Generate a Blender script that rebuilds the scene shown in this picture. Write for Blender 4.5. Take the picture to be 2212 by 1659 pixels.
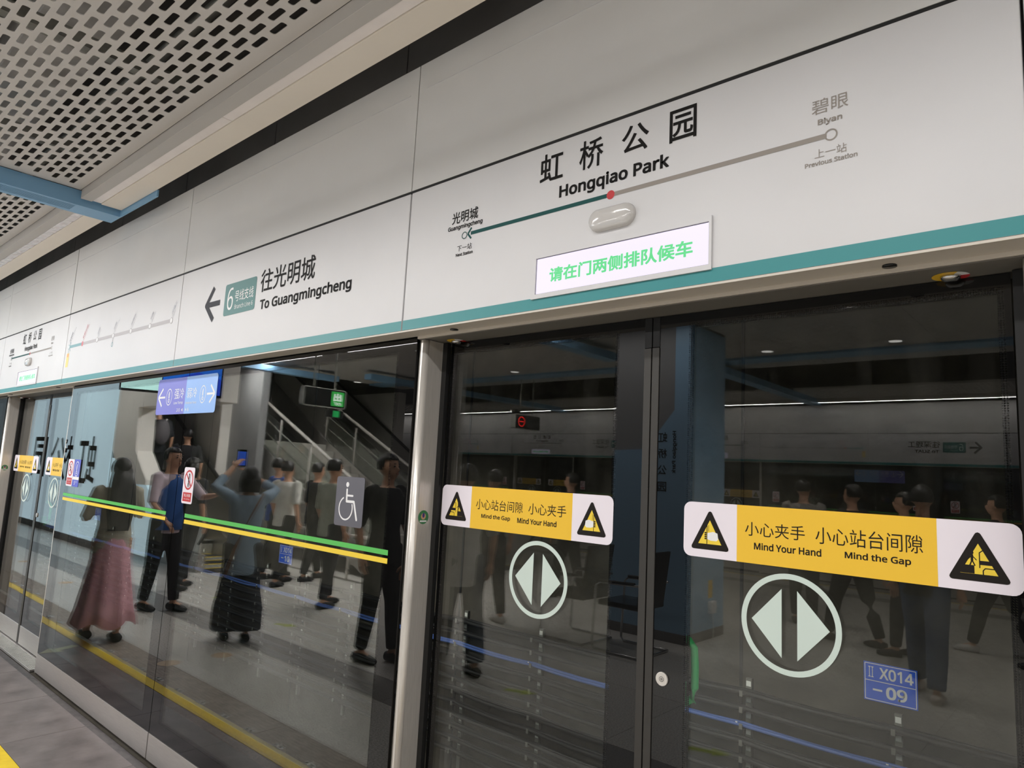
import bpy, bmesh, math, random, mathutils, mathutils.geometry
from mathutils import Vector, Matrix
random.seed(7)
SC = bpy.context.scene
COL = bpy.context.collection
PI = math.pi
for o in list(bpy.data.objects):
    bpy.data.objects.remove(o)

# ------------------------------------------------------------------ camera
cam_d = bpy.data.cameras.new('camera'); cam_d.sensor_width = 36.0
cam_d.lens = 1482.23 / 2212 * 36.0; cam_d.clip_start = 0.05; cam_d.clip_end = 200
cam = bpy.data.objects.new('camera', cam_d); COL.objects.link(cam)
RX = ((0.74993137, -0.04917948, -0.65968502), (0.65954239, 0.13255394, 0.73988735), (0.05105657, -0.98995496, 0.13184231))
mw = Matrix(((RX[0][0], -RX[0][1], -RX[0][2], 0), (RX[1][0], -RX[1][1], -RX[1][2], 0),
             (RX[2][0], -RX[2][1], -RX[2][2], 1.65), (0, 0, 0, 1)))
cam.matrix_world = mw
SC.camera = cam
# ------------------------------------------------------------------ world, view, render options
w = bpy.data.worlds.new('world'); SC.world = w; w.use_nodes = True
w.node_tree.nodes['Background'].inputs[0].default_value = (0.55, 0.56, 0.6, 1)
w.node_tree.nodes['Background'].inputs[1].default_value = 0.02
SC.view_settings.view_transform = 'Standard'; SC.view_settings.look = 'None'
SC.view_settings.gamma = 1.0; SC.view_settings.use_curve_mapping = False
SC.view_settings.exposure = 0.0
try:
    SC.cycles.use_denoising = True
    SC.cycles.max_bounces = 10; SC.cycles.transparent_max_bounces = 24
    SC.cycles.diffuse_bounces = 4; SC.cycles.glossy_bounces = 6
    SC.cycles.caustics_reflective = False; SC.cycles.caustics_refractive = False
    SC.cycles.sample_clamp_indirect = 6.0
except Exception:
    pass

# ------------------------------------------------------------------ lamps: area lights inside fixtures, several rows added as fill
LAMP_P, COVE_P, DOWN_P, FLOOR_FILL_P = 60, 50, 30, 100
def area(name, loc, sx, sy, power, col=(1, 0.975, 0.955)):
    l = bpy.data.lights.new(name, 'AREA'); l.shape = 'RECTANGLE'; l.size = sx; l.size_y = sy
    l.energy = power; l.color = col
    o = bpy.data.objects.new(name, l); COL.objects.link(o); o.location = loc
    return o
LAMP_SPOTS = []            # (x, y, z, length, power): filled again below by the fixtures at the same places
for x in (-16.5, -13.8, -11.1, -7.2, -4.1, -1.0, 2.1, 5.2, 8.3):
    LAMP_SPOTS.append((x, -0.10, 3.44))
FLOOR_FILLS = [(x, -2.6, 3.425) for x in (-10.9, -7.6, -4.3, -1.0, 2.3, 5.6, 8.9)]  # unseen fill row, added so the floor gets more light than the fascia
for (x, y, z) in FLOOR_FILLS:
    area('floor_fill_light', (x, y, z - .012), 2.6, 0.14, FLOOR_FILL_P * (2.2 if x < -5 else 0.6), (1, 0.975, 0.955))
for (x, y, z) in LAMP_SPOTS:
    area('lamp_light', (x, y, z), 2.4, 0.12, LAMP_P * (0.26 if x < -5 else 0.62))
for x in (-14.5, -9.0, -3.5, 2.0):
    area('cove_light', (x, -9.672, 3.292), 5.2, 0.05, COVE_P, (1, 0.97, 0.94))
FILL_SPOTS = [(x, .2, 3.352) for x in (-6.3, -8.4, -10.5, -12.5, -14.6)]  # unseen fill, added to brighten the portal, people and floor on the left
for (x, y, z) in FILL_SPOTS:
    l = bpy.data.lights.new('fill_spot_light', 'AREA'); l.shape = 'DISK'; l.size = 0.12; l.energy = 22; l.color = (1, .975, .95)
    o = bpy.data.objects.new('fill_spot_light', l); COL.objects.link(o); o.location = (x, y, z - .008)
for k in range(-6, 3):          # weak fill added out of sight behind the header to brighten the tunnel wall
    o = area('track_fill_light', (k * 3.0 + .5, 2.08, 2.42), 1.2, 0.08, 8, (1, .97, .93)); o.rotation_euler.x = math.radians(54); o.data.spread = math.radians(55)
for (x, y) in ((-1.9, -5.1), (-3.4, -5.1), (-7.8, -5.1), (-12.0, -5.1), (-16, -5.1), (2.4, -5.1), (-1.9, -3.2), (-7.8, -3.2), (-12.0, -3.2)):
    l = bpy.data.lights.new('downlight_light', 'AREA'); l.shape = 'DISK'; l.size = 0.13; l.energy = DOWN_P
    l.color = (1, 0.96, 0.9); l.spread = math.radians(130)
    o = bpy.data.objects.new('downlight_light', l); COL.objects.link(o); o.location = (x, y, 3.425)

# ------------------------------------------------------------------ helpers
def s2l(r, g, b):
    f = lambda c: (c / 255 / 12.92) if c / 255 <= 0.04045 else ((c / 255 + 0.055) / 1.055) ** 2.4
    return (f(r), f(g), f(b), 1)

MATS = {}
def mat(name, rgb, rough=0.5, metal=0.0, emit=0.0, noise=0.0, nscale=8.0, bump=0.0, bscale=40.0, spec=0.5, stretch=None, coat=0.0, rgb2=None):
    if name in MATS: return MATS[name]
    m = bpy.data.materials.new(name); m.use_nodes = True; MATS[name] = m
    nt = m.node_tree; b = nt.nodes['Principled BSDF']
    c = s2l(*rgb)
    b.inputs['Base Color'].default_value = (c[0] * .08, c[1] * .08, c[2] * .08, 1) if emit else c
    b.inputs['Roughness'].default_value = rough; b.inputs['Metallic'].default_value = metal
    b.inputs['Specular IOR Level'].default_value = spec
    if coat: b.inputs['Coat Weight'].default_value = coat
    if emit:
        b.inputs['Emission Color'].default_value = c; b.inputs['Emission Strength'].default_value = emit
    tc = nt.nodes.new('ShaderNodeTexCoord'); mp = nt.nodes.new('ShaderNodeMapping')
    nt.links.new(tc.outputs['Object'], mp.inputs[0])
    if stretch: mp.inputs['Scale'].default_value = stretch
    if noise:
        n = nt.nodes.new('ShaderNodeTexNoise'); n.inputs['Scale'].default_value = nscale; n.inputs['Detail'].default_value = 5
        nt.links.new(mp.outputs[0], n.inputs['Vector'])
        r = nt.nodes.new('ShaderNodeValToRGB')
        c2 = s2l(*rgb2) if rgb2 else tuple(x * (1 - noise) for x in c[:3]) + (1,)
        c3 = c if rgb2 else tuple(min(1, x * (1 + noise * 0.5)) for x in c[:3]) + (1,)
        r.color_ramp.elements[0].position = 0.32; r.color_ramp.elements[0].color = c2
        r.color_ramp.elements[1].position = 0.68; r.color_ramp.elements[1].color = c3
        nt.links.new(n.outputs['Fac'], r.inputs[0]); nt.links.new(r.outputs[0], b.inputs['Base Color'])
    if bump:
        n2 = nt.nodes.new('ShaderNodeTexNoise'); n2.inputs['Scale'].default_value = bscale; n2.inputs['Detail'].default_value = 3
        nt.links.new(mp.outputs[0], n2.inputs['Vector'])
        bp = nt.nodes.new('ShaderNodeBump'); bp.inputs['Distance'].default_value = bump
        nt.links.new(n2.outputs['Fac'], bp.inputs['Height']); nt.links.new(bp.outputs[0], b.inputs['Normal'])
    return m

def glass_mat(name, tint=(0.80, 0.83, 0.81), wave=0.0007, dots=None, dirt=0.0, ior_=1.5):
    """clear pane: Fresnel reflection on both faces of the real slab, the rest passes through"""
    m = bpy.data.materials.new(name); m.use_nodes = True; nt = m.node_tree; nt.nodes.clear(); MATS[name] = m
    N = nt.nodes.new; L = nt.links.new
    out = N('ShaderNodeOutputMaterial'); mix = N('ShaderNodeMixShader'); tr = N('ShaderNodeBsdfTransparent'); gl = N('ShaderNodeBsdfGlossy')
    tr.inputs[0].default_value = (*tint, 1); gl.inputs['Roughness'].default_value = 0.0
    fr = N('ShaderNodeFresnel'); geo = N('ShaderNodeNewGeometry')
    ior = N('ShaderNodeMapRange'); ior.inputs['To Min'].default_value = ior_; ior.inputs['To Max'].default_value = 1 / ior_
    L(geo.outputs['Backfacing'], ior.inputs['Value']); L(ior.outputs[0], fr.inputs['IOR'])
    L(fr.outputs[0], mix.inputs[0]); L(tr.outputs[0], mix.inputs[1]); L(gl.outputs[0], mix.inputs[2])
    tc = N('ShaderNodeTexCoord'); no = N('ShaderNodeTexNoise'); no.inputs['Scale'].default_value = 1.7; no.inputs['Detail'].default_value = 0.5
    bp = N('ShaderNodeBump'); bp.inputs['Distance'].default_value = wave
    L(tc.outputs['Object'], no.inputs['Vector']); L(no.outputs['Fac'], bp.inputs['Height']); L(bp.outputs[0], gl.inputs['Normal'])
    last = mix
    if dirt:
        # thin dried water film and smears that scatter a little light
        mp = N('ShaderNodeMapping'); mp.inputs['Scale'].default_value = (9, 9, 0.9); L(tc.outputs['Object'], mp.inputs[0])
        n1 = N('ShaderNodeTexNoise'); n1.inputs['Scale'].default_value = 1.6; n1.inputs['Detail'].default_value = 7; L(mp.outputs[0], n1.inputs['Vector'])
        n3 = N('ShaderNodeTexNoise'); n3.inputs['Scale'].default_value = 1.3; L(tc.outputs['Object'], n3.inputs['Vector'])
        r1 = N('ShaderNodeMapRange'); r1.inputs['From Min'].default_value = 0.52; r1.inputs['From Max'].default_value = 0.8; r1.inputs['To Max'].default_value = dirt
        mu = N('ShaderNodeMath'); mu.operation = 'MULTIPLY'
        L(n1.outputs['Fac'], r1.inputs['Value']); L(r1.outputs[0], mu.inputs[0]); L(n3.outputs['Fac'], mu.inputs[1])
        df = N('ShaderNodeBsdfDiffuse'); df.inputs[0].default_value = (0.6, 0.58, 0.52, 1)
        m3 = N('ShaderNodeMixShader'); L(mu.outputs[0], m3.inputs[0]); L(mix.outputs[0], m3.inputs[1]); L(df.outputs[0], m3.inputs[2]); last = m3
    if dots:
        # printed ceramic dots (flat print), 4.5 mm pitch, on the pane's edge zone
        sep = N('ShaderNodeSeparateXYZ'); L(tc.outputs['Object'], sep.inputs[0])
        def wav(sock):
            a = N('ShaderNodeMath'); a.operation = 'MULTIPLY'; a.inputs[1].default_value = 2 * PI / dots; L(sock, a.inputs[0])
            s = N('ShaderNodeMath'); s.operation = 'SINE'; L(a.outputs[0], s.inputs[0]); return s.outputs[0]
        ad = N('ShaderNodeMath'); ad.operation = 'ADD'; L(wav(sep.outputs[0]), ad.inputs[0]); L(wav(sep.outputs[2]), ad.inputs[1])
        gt = N('ShaderNodeMath'); gt.operation = 'GREATER_THAN'; gt.inputs[1].default_value = -0.1; L(ad.outputs[0], gt.inputs[0])
        bb = N('ShaderNodeBsdfPrincipled'); bb.inputs['Base Color'].default_value = (0.006, 0.006, 0.006, 1); bb.inputs['Roughness'].default_value = 0.02
        m2 = N('ShaderNodeMixShader'); L(gt.outputs[0], m2.inputs[0]); L(last.outputs[0], m2.inputs[1]); L(bb.outputs[0], m2.inputs[2])
        last = m2
    L(last.outputs[0], out.inputs[0])
    return m

class MB:
    """collects shapes into one mesh"""
    def __init__(s): s.v = []; s.f = []; s.m = []; s.sm = []
    def add(s, vs, fs, mi=0, smooth=False):
        k = len(s.v); s.v += [tuple(v) for v in vs]
        for f in fs: s.f.append(tuple(i + k for i in f)); s.m.append(mi); s.sm.append(smooth)
        return s
    def box(s, x0, x1, y0, y1, z0, z1, mi=0):
        v = [(x, y, z) for z in (z0, z1) for y in (y0, y1) for x in (x0, x1)]
        return s.add(v, [(0, 2, 3, 1), (4, 5, 7, 6), (0, 1, 5, 4), (2, 6, 7, 3), (0, 4, 6, 2), (1, 3, 7, 5)], mi)
    def prism(s, pts, a0, a1, ax='y', mi=0):
        """polygon given in the two other axes, extruded along ax between a0 and a1"""
        n = len(pts)
        def P(p, a):
            return {'y': (p[0], a, p[1]), 'z': (p[0], p[1], a), 'x': (a, p[0], p[1])}[ax]
        v = [P(p, a0) for p in pts] + [P(p, a1) for p in pts]
        ar = sum(pts[i][0] * pts[(i + 1) % n][1] - pts[(i + 1) % n][0] * pts[i][1] for i in range(n))
        fl = (ar > 0) != (ax == 'y')
        f = [tuple(range(n))[::-1 if fl else 1], tuple(range(n, 2 * n))[::1 if fl else -1]]
        for i in range(n):
            j = (i + 1) % n; q = (i, j, n + j, n + i); f.append(q if fl else q[::-1])
        return s.add(v, f, mi)
    def flat(s, pts, y, mi=0):
        """flat polygon in x-z facing -y"""
        n = len(pts); s.k = getattr(s, 'k', 0) + 1; y = y - (s.k % 12) * .00001
        ar = sum(pts[i][0] * pts[(i + 1) % n][1] - pts[(i + 1) % n][0] * pts[i][1] for i in range(n))
        if ar < 0: pts = pts[::-1]
        return s.add([(p[0], y, p[1]) for p in pts], [tuple(range(n))], mi)
    def stroke(s, pts, wd, y, mi=0, cap=True, closed=False):
        """flat line of width wd in x-z facing -y"""
        pts = [Vector(p) for p in pts]; n = len(pts)
        for i in range(n if closed else n - 1):
            a = pts[i]; b = pts[(i + 1) % n]; d = (b - a)
            if d.length < 1e-9: continue
            d.normalize(); q = Vector((-d.y, d.x)) * wd / 2
            s.flat([a - q, b - q, b + q, a + q], y, mi)
        if cap:
            for p in pts: s.disc(p.x, p.y, wd / 2, y - 0.00003, mi, 8)
        return s
    def disc(s, x, z, r, y, mi=0, n=24, rz=None):
        rz = rz or r
        return s.flat([(x + r * math.cos(2 * PI * i / n), z + rz * math.sin(2 * PI * i / n)) for i in range(n)], y, mi)
    def ring(s, x, z, r0, r1, y, mi=0, n=48, a0=0, a1=2 * PI):
        for i in range(n):
            t0 = a0 + (a1 - a0) * i / n; t1 = a0 + (a1 - a0) * (i + 1) / n
            s.flat([(x + r0 * math.cos(t0), z + r0 * math.sin(t0)), (x + r1 * math.cos(t0), z + r1 * math.sin(t0)),
                    (x + r1 * math.cos(t1), z + r1 * math.sin(t1)), (x + r0 * math.cos(t1), z + r0 * math.sin(t1))], y, mi)
        return s
    def tube(s, path, r, n=8, mi=0, caps=True, radii=None, flat=1.0):
        path = [Vector(p) for p in path]; m = len(path); rings = []
        up = Vector((0, 0, 1))
        for i, p in enumerate(path):
            t = (path[min(i + 1, m - 1)] - path[max(i - 1, 0)]).normalized()
            u = up if abs(t.z) < 0.95 else Vector((0, 1, 0))
            a = t.cross(u).normalized(); b = a.cross(t).normalized()
            rr = radii[i] if radii else r
            rx, ry = rr if isinstance(rr, tuple) else (rr, rr * flat)
            rings.append([p + a * math.cos(2 * PI * k / n) * rx + b * math.sin(2 * PI * k / n) * ry for k in range(n)])
        v = [q for rg in rings for q in rg]; f = []
        for i in range(m - 1):
            for k in range(n):
                k2 = (k + 1) % n; f.append((i * n + k, i * n + k2, (i + 1) * n + k2, (i + 1) * n + k))
        if caps: f += [tuple(range(n))[::-1], tuple(range((m - 1) * n, m * n))]
        return s.add(v, [q[::-1] for q in f], mi, True)
    def ell(s, c, r, n=14, mi=0, rot=None):
        v = []; f = []; h = n // 2
        for i in range(h + 1):
            th = PI * i / h
            for k in range(n):
                ph = 2 * PI * k / n
                p = Vector((r[0] * math.sin(th) * math.cos(ph), r[1] * math.sin(th) * math.sin(ph), r[2] * math.cos(th)))
                if rot: p = rot @ p
                v.append(Vector(c) + p)
        for i in range(h):
            for k in range(n):
                k2 = (k + 1) % n
                if i == 0: f.append((0, (i + 1) * n + k, (i + 1) * n + k2))
                elif i == h - 1: f.append((i * n + k, h * n, i * n + k2))
                else: f.append((i * n + k, (i + 1) * n + k, (i + 1) * n + k2, i * n + k2))
        return s.add(v, f, mi, True)
    def mesh(s, name):
        me = bpy.data.meshes.new(name); me.from_pydata(s.v, [], s.f)
        me.polygons.foreach_set('material_index', s.m); me.polygons.foreach_set('use_smooth', s.sm); me.update()
        return me
    def build(s, name, mats, parent=None, bevel=0.0, loc=None, rz=0):
        me = s.mesh(name)
        for m in (mats if isinstance(mats, (list, tuple)) else [mats]): me.materials.append(m)
        o = bpy.data.objects.new(name, me); COL.objects.link(o)
        if parent: o.parent = parent
        if loc: o.location = loc
        if rz: o.rotation_euler.z = rz
        if bevel:
            b = o.modifiers.new('bevel', 'BEVEL'); b.width = bevel; b.segments = 2; b.limit_method = 'ANGLE'
            b.harden_normals = False
        return o

def thing(name, label, cat, loc=(0, 0, 0), rz=0, group=None):
    o = bpy.data.objects.new(name, None); COL.objects.link(o); o.empty_display_size = 0.05
    o.location = loc; o.rotation_euler.z = rz; o['label'] = label; o['category'] = cat
    if group: o['group'] = group
    return o
def tag(o, label, cat, group=None, kind=None):
    o['label'] = label; o['category'] = cat
    if group: o['group'] = group
    if kind: o['kind'] = kind
    return o
def struct(o, label=None):
    o['kind'] = 'structure'
    if label: o['label'] = label
    return o
def copy_tree(o, parent=None):
    c = o.copy(); COL.objects.link(c); c.parent = parent
    for ch in list(o.children): copy_tree(ch, c)
    return c

_tm = {}
import os
try:        # a plain sans that ships with Blender; the built-in face serves if it is missing
    FONT = bpy.data.fonts.load(os.path.join(bpy.utils.system_resource('DATAFILES', path='fonts'), 'NotoSansHebrew-Regular.woff2'))
except Exception:
    FONT = None
def text_mesh(s, bold):
    """filled glyphs; weight is added as narrow strips along the outlines"""
    k = (s, bold)
    if k in _tm: return _tm[k]
    cu = bpy.data.curves.new('t', 'FONT'); cu.body = s; cu.resolution_u = 4
    if FONT and all(ord(c) < 256 for c in s): cu.font = FONT
    o = bpy.data.objects.new('t', cu); COL.objects.link(o)
    def grab():
        bpy.context.view_layer.update()
        return bpy.data.meshes.new_from_object(o.evaluated_get(bpy.context.evaluated_depsgraph_get()))
    me = grab(); v = [(x.co.x, x.co.y, 0.0) for x in me.vertices]; f = [tuple(p.vertices) for p in me.polygons]
    bpy.data.meshes.remove(me)
    if bold > 0:
        cu.fill_mode = 'NONE'; me = grab(); co = [Vector((x.co.x, x.co.y)) for x in me.vertices]
        for i, e in enumerate(me.edges):
            p, q = co[e.vertices[0]], co[e.vertices[1]]; d = q - p
            if d.length < 1e-5: continue
            d.normalize(); m = Vector((-d.y, d.x)) * bold; d = d * bold * .7; n = len(v); z = 1.0 + (i % 3)
            v += [(t.x, t.y, z) for t in (p - d - m, q + d - m, q + d + m, p - d + m)]; f.append((n, n + 1, n + 2, n + 3))
        bpy.data.meshes.remove(me)
    bpy.data.objects.remove(o); bpy.data.curves.remove(cu)
    _tm[k] = (v, f); return _tm[k]
def put_text(mb, s, x0, x1, z0, z1, y, mi=0, bold=0.0, slant=0.0):
    """text print fitted to the box x0..x1, z0..z1 facing -y"""
    v, f = text_mesh(s, bold)
    if not v: return
    a0 = min(p[0] for p in v); a1 = max(p[0] for p in v); b0 = min(p[1] for p in v); b1 = max(p[1] for p in v)
    sx = (x1 - x0) / (a1 - a0); sz = (z1 - z0) / (b1 - b0)
    nv = [(x0 + (p[0] - a0) * sx, y - p[2] * .00003, z0 + (p[1] - b0) * sz) for p in v]
    if slant:
        nv = [(x + (z - z0) * slant, yy, z) for x, yy, z in nv]
    mb.add(nv, f, mi)
def text_obj(lines, y, m, parent, name='lettering'):
    for L in lines:
        mb = MB(); put_text(mb, L[0], L[1], L[2], L[3], L[4], y, 0, L[5] if len(L) > 5 else 0.0)
        o = mb.build(name, m, parent)
    return o

# ------------------------------------------------------------------ materials
M_panel = mat('panel_white_coat', (208, 207, 208), 0.42, noise=0.03, nscale=3)
M_panel_up = mat('panel_grey_coat', (210, 209, 207), 0.45, noise=0.03, nscale=3)
M_teal = mat('teal_vinyl', (46, 134, 137), 0.4)
M_black = mat('black_gap', (14, 14, 14), 0.7)
M_void = mat('void_dark', (110, 107, 104), 0.9, noise=0.2, nscale=5)
M_steel = mat('brushed_steel', (216, 211, 204), 0.3, 0.42, noise=0.12, nscale=60, stretch=(14, 14, 0.25), bump=0.0002, bscale=80)
M_steelh = mat('brushed_steel_long', (206, 202, 198), 0.34, 0.8, noise=0.1, nscale=40, stretch=(0.25, 14, 14))
M_steeld = mat('dark_anodised', (66, 64, 61), 0.45, 0.5)
M_trim = mat('soffit_trim', (206, 198, 186), 0.45, 0.0)
M_soff = mat('soffit_grey', (108, 104, 97), 0.5, 0.0)
M_frit = mat('black_frit_glass', (13, 13, 13), 0.01, spec=0.5)
M_glass = glass_mat('screen_glass', wave=.00025, ior_=1.85)
M_glassd = glass_mat('leaf_glass', wave=.0001, dirt=0.02, tint=(.93, .95, .93), ior_=1.52)
M_fringe = glass_mat('frit_dots', dots=0.0055)
M_rub = mat('black_rubber', (10, 10, 10), 0.6)
M_ink = mat('ink_black', (22, 20, 19), 0.6, spec=.15)
M_inkg = mat('ink_grey', (140, 132, 124), 0.5)
M_arrowg = mat('arrow_slate', (58, 59, 65), 0.6, spec=.2)
M_line = mat('line_green_dark', (28, 78, 76), 0.6, spec=.2)
M_badge = mat('badge_teal', (66, 122, 120), 0.5)
M_white = mat('print_white', (232, 232, 232), 0.45)
M_red = mat('print_red', (186, 34, 40), 0.45)
M_yel = mat('sticker_yellow', (236, 190, 52), 0.4)
M_stw = mat('sticker_white', (234, 226, 234), 0.4)
M_ybk = mat('sticker_black', (34, 30, 27), 0.6, spec=.15)
M_mint = mat('arrow_mark_mint', (200, 214, 206), 0.5)
M_sgreen = mat('stripe_green', (88, 186, 88), 0.4)
M_syel = mat('stripe_yellow', (236, 205, 62), 0.4)
M_scr = mat('screen_lit', (238, 230, 252), 0.3, emit=1.0)
M_scrt = mat('screen_lit_green', (92, 212, 134), 0.3, emit=1.0)
M_lens = mat('lens_unlit', (246, 238, 234), 0.3, noise=0.05, nscale=6)
M_lenson = mat('lens_lit', (255, 250, 244), 0.3, emit=5.0)
M_cream = mat('ceiling_cream', (240, 231, 218), 0.6, noise=0.03, nscale=2)
M_cgrey = mat('ceiling_grey', (194, 190, 185), 0.55, noise=0.03, nscale=2)
M_perf = mat('ceiling_perforated', (208, 203, 198), 0.5, noise=0.03, nscale=2)
M_blue = mat('ceiling_blue', (130, 176, 212), 0.45)
M_bluep = mat('pillar_blue', (148, 184, 212), 0.35)
M_duct = mat('duct_metal', (196, 192, 188), 0.5, 0.0, noise=0.3, nscale=4)
M_dark = mat('dark_panel', (118, 115, 113), 0.75, noise=0.15, nscale=3)
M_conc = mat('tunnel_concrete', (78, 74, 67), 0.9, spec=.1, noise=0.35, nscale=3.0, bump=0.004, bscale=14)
M_cable = mat('cable_black', (24, 23, 22), 0.55)
M_cableb = mat('cable_blue', (70, 100, 168), 0.5)
M_galv = mat('galvanised', (176, 176, 168), 0.4, 0.6, noise=0.2, nscale=20)
M_sblue = mat('plate_blue', (44, 98, 224), 0.45)
M_tileD = mat('tile_slate', (122, 114, 112), 0.42, noise=0.35, nscale=5, bump=0.001, bscale=30)
M_tileB = mat('tile_brown', (150, 138, 126), 0.5, noise=0.45, nscale=18, stretch=(0.6, 3, 3))
M_tileG = mat('tile_granite', (206, 202, 195), 0.33, noise=0.42, nscale=90, bump=0.0004, bscale=120)
M_tileK = mat('tile_dark_band', (138, 134, 130), 0.35, noise=0.4, nscale=90)
M_yline = mat('floor_yellow', (238, 205, 40), 0.45, noise=0.08, nscale=20)
M_grout = mat('grout', (58, 54, 50), 0.8)
M_wallw = mat('wall_white', (236, 231, 223), 0.45)
M_wallg = mat('wall_grey', (142, 142, 142), 0.5)
M_wallb = mat('glass_wall_blue', (176, 206, 216), 0.22, noise=0.04, nscale=1.0)
M_wallb.node_tree.nodes['Principled BSDF'].inputs['Emission Color'].default_value = (0.62, 0.8, 0.9, 1)
M_wallb.node_tree.nodes['Principled BSDF'].inputs['Emission Strength'].default_value = 1.25
M_studm = mat('stud_steel', (226, 226, 222), 0.2, 0.4)
M_chrome = mat('chrome', (200, 200, 200), 0.08, 1.0)
M_exit = mat('exit_green_lit', (40, 190, 70), 0.4, emit=2.4)
M_exitw = mat('exit_white_lit', (240, 255, 240), 0.4, emit=3.0)
M_redlit = mat('no_entry_red_lit', (240, 30, 30), 0.4, emit=6.0)
M_blk = mat('black_gloss', (16, 16, 17), 0.2)
M_grn = mat('green_handle', (56, 190, 110), 0.3)

NTH = ['first', 'second', 'third', 'fourth', 'fifth', 'sixth', 'seventh', 'eighth', 'ninth', 'tenth', 'eleventh', 'twelfth', 'thirteenth', 'fourteenth', 'fifteenth', 'sixteenth', 'seventeenth', 'eighteenth', 'nineteenth', 'twentieth', 'last']
# ================================================================== platform screen doors
# local frame of every element: origin = fascia plane / floor at the centre of its door bay, +x along the wall, -y towards the platform
FZ0, FZ1, FZ2, FZT = 2.178, 2.735, 2.745, 3.275

def stroke_hand(mb, cx, cz, k, flip, y, mi_w, mi_k):
    f = -1 if flip else 1
    pts = [(-0.2, 0.12), (0.1, 0.2), (0.3, 0.14), (0.34, -0.12), (0.25, -0.2), (-0.02, -0.2), (-0.2, -0.14)]
    mb.flat([(cx + f * p[0] * k, cz + p[1] * k) for p in pts], y, mi_w)
    for i in range(4):
        z = cz + (0.13 - i * 0.085) * k
        mb.disc(cx - f * 0.27 * k, z, 0.055 * k, y - 0.00004, mi_k, 8, 0.036 * k)
    mb.stroke([(cx - f * 0.2 * k, cz + 0.48 * k), (cx - f * 0.2 * k, cz - 0.42 * k)], 0.035 * k, y - 0.00008, mi_k, False)
    mb.stroke([(cx - f * 0.12 * k, cz + 0.48 * k), (cx - f * 0.12 * k, cz + 0.2 * k)], 0.02 * k, y - 0.00008, mi_k, False)

def warn_tri(parent, cx, zb, w_, h_, y, kind):
    """rounded black triangle with a yellow field and a pictogram"""
    mb = MB(); a = w_ / 2 - 0.006
    P = [(cx - a, zb + 0.006), (cx + a, zb + 0.006), (cx, zb + h_ - 0.006)]
    mb.flat(P, y, 0); mb.stroke(P, 0.012, y, 0, True, True)
    q = 0.70; c = (cx, zb + h_ * 0.36)
    Q = [(c[0] + (p[0] - c[0]) * q, c[1] + (p[1] - c[1]) * q) for p in P]
    mb.flat(Q, y - 0.0001, 1)
    yy = y - 0.0002
    if kind == 'hand':
        stroke_hand(mb, cx + 0.004, zb + 0.038, 0.062, False, yy, 2, 0)
    elif kind == 'handl':
        stroke_hand(mb, cx - 0.004, zb + 0.038, 0.062, True, yy, 2, 0)
    else:
        f = 1 if kind == 'gap' else -1
        X = lambda u: cx + f * u
        mb.flat([(X(-0.036), zb + 0.016), (X(-0.008), zb + 0.016), (X(-0.008), zb + 0.034), (X(-0.030), zb + 0.034)], yy, 0)
        mb.stroke([(X(-0.038), zb + 0.012), (X(0.0), zb + 0.012)], 0.0025, yy, 0, False)
        mb.disc(X(-0.012), zb + 0.061, 0.0035, yy, 0, 10)
        mb.stroke([(X(-0.012), zb + 0.056), (X(-0.012), zb + 0.044)], 0.005, yy, 0)
        mb.stroke([(X(-0.020), zb + 0.046), (X(-0.012), zb + 0.055), (X(-0.004), zb + 0.046)], 0.002, yy, 0)
        mb.stroke([(X(-0.016), zb + 0.034), (X(-0.012), zb + 0.045), (X(-0.007), zb + 0.034)], 0.0026, yy, 0)
        mb.stroke([(X(0.002), zb + 0.03), (X(0.002), zb + 0.062), (X(0.008), zb + 0.067)], 0.0022, yy, 0)
        mb.flat([(X(0.002), zb + 0.036), (X(0.024), zb + 0.036), (X(0.021), zb + 0.045), (X(0.002), zb + 0.045)], yy, 0)
        mb.stroke([(X(0.008), zb + 0.012), (X(0.008), zb + 0.024), (X(0.012), zb + 0.029), (X(0.03), zb + 0.029)], 0.0022, yy, 0)
    return mb.build('warning_triangle', [M_ybk, M_syel, M_white], parent)

def rrect(x0, x1, z0, z1, r, n=5):
    pts = []
    for (cx, cz, a) in ((x1 - r, z0 + r, -PI / 2), (x1 - r, z1 - r, 0), (x0 + r, z1 - r, PI / 2), (x0 + r, z0 + r, PI)):
        for i in range(n + 1):
            t = a + PI / 2 * i / n; pts.append((cx + r * math.cos(t), cz + r * math.sin(t)))
    return pts

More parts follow.
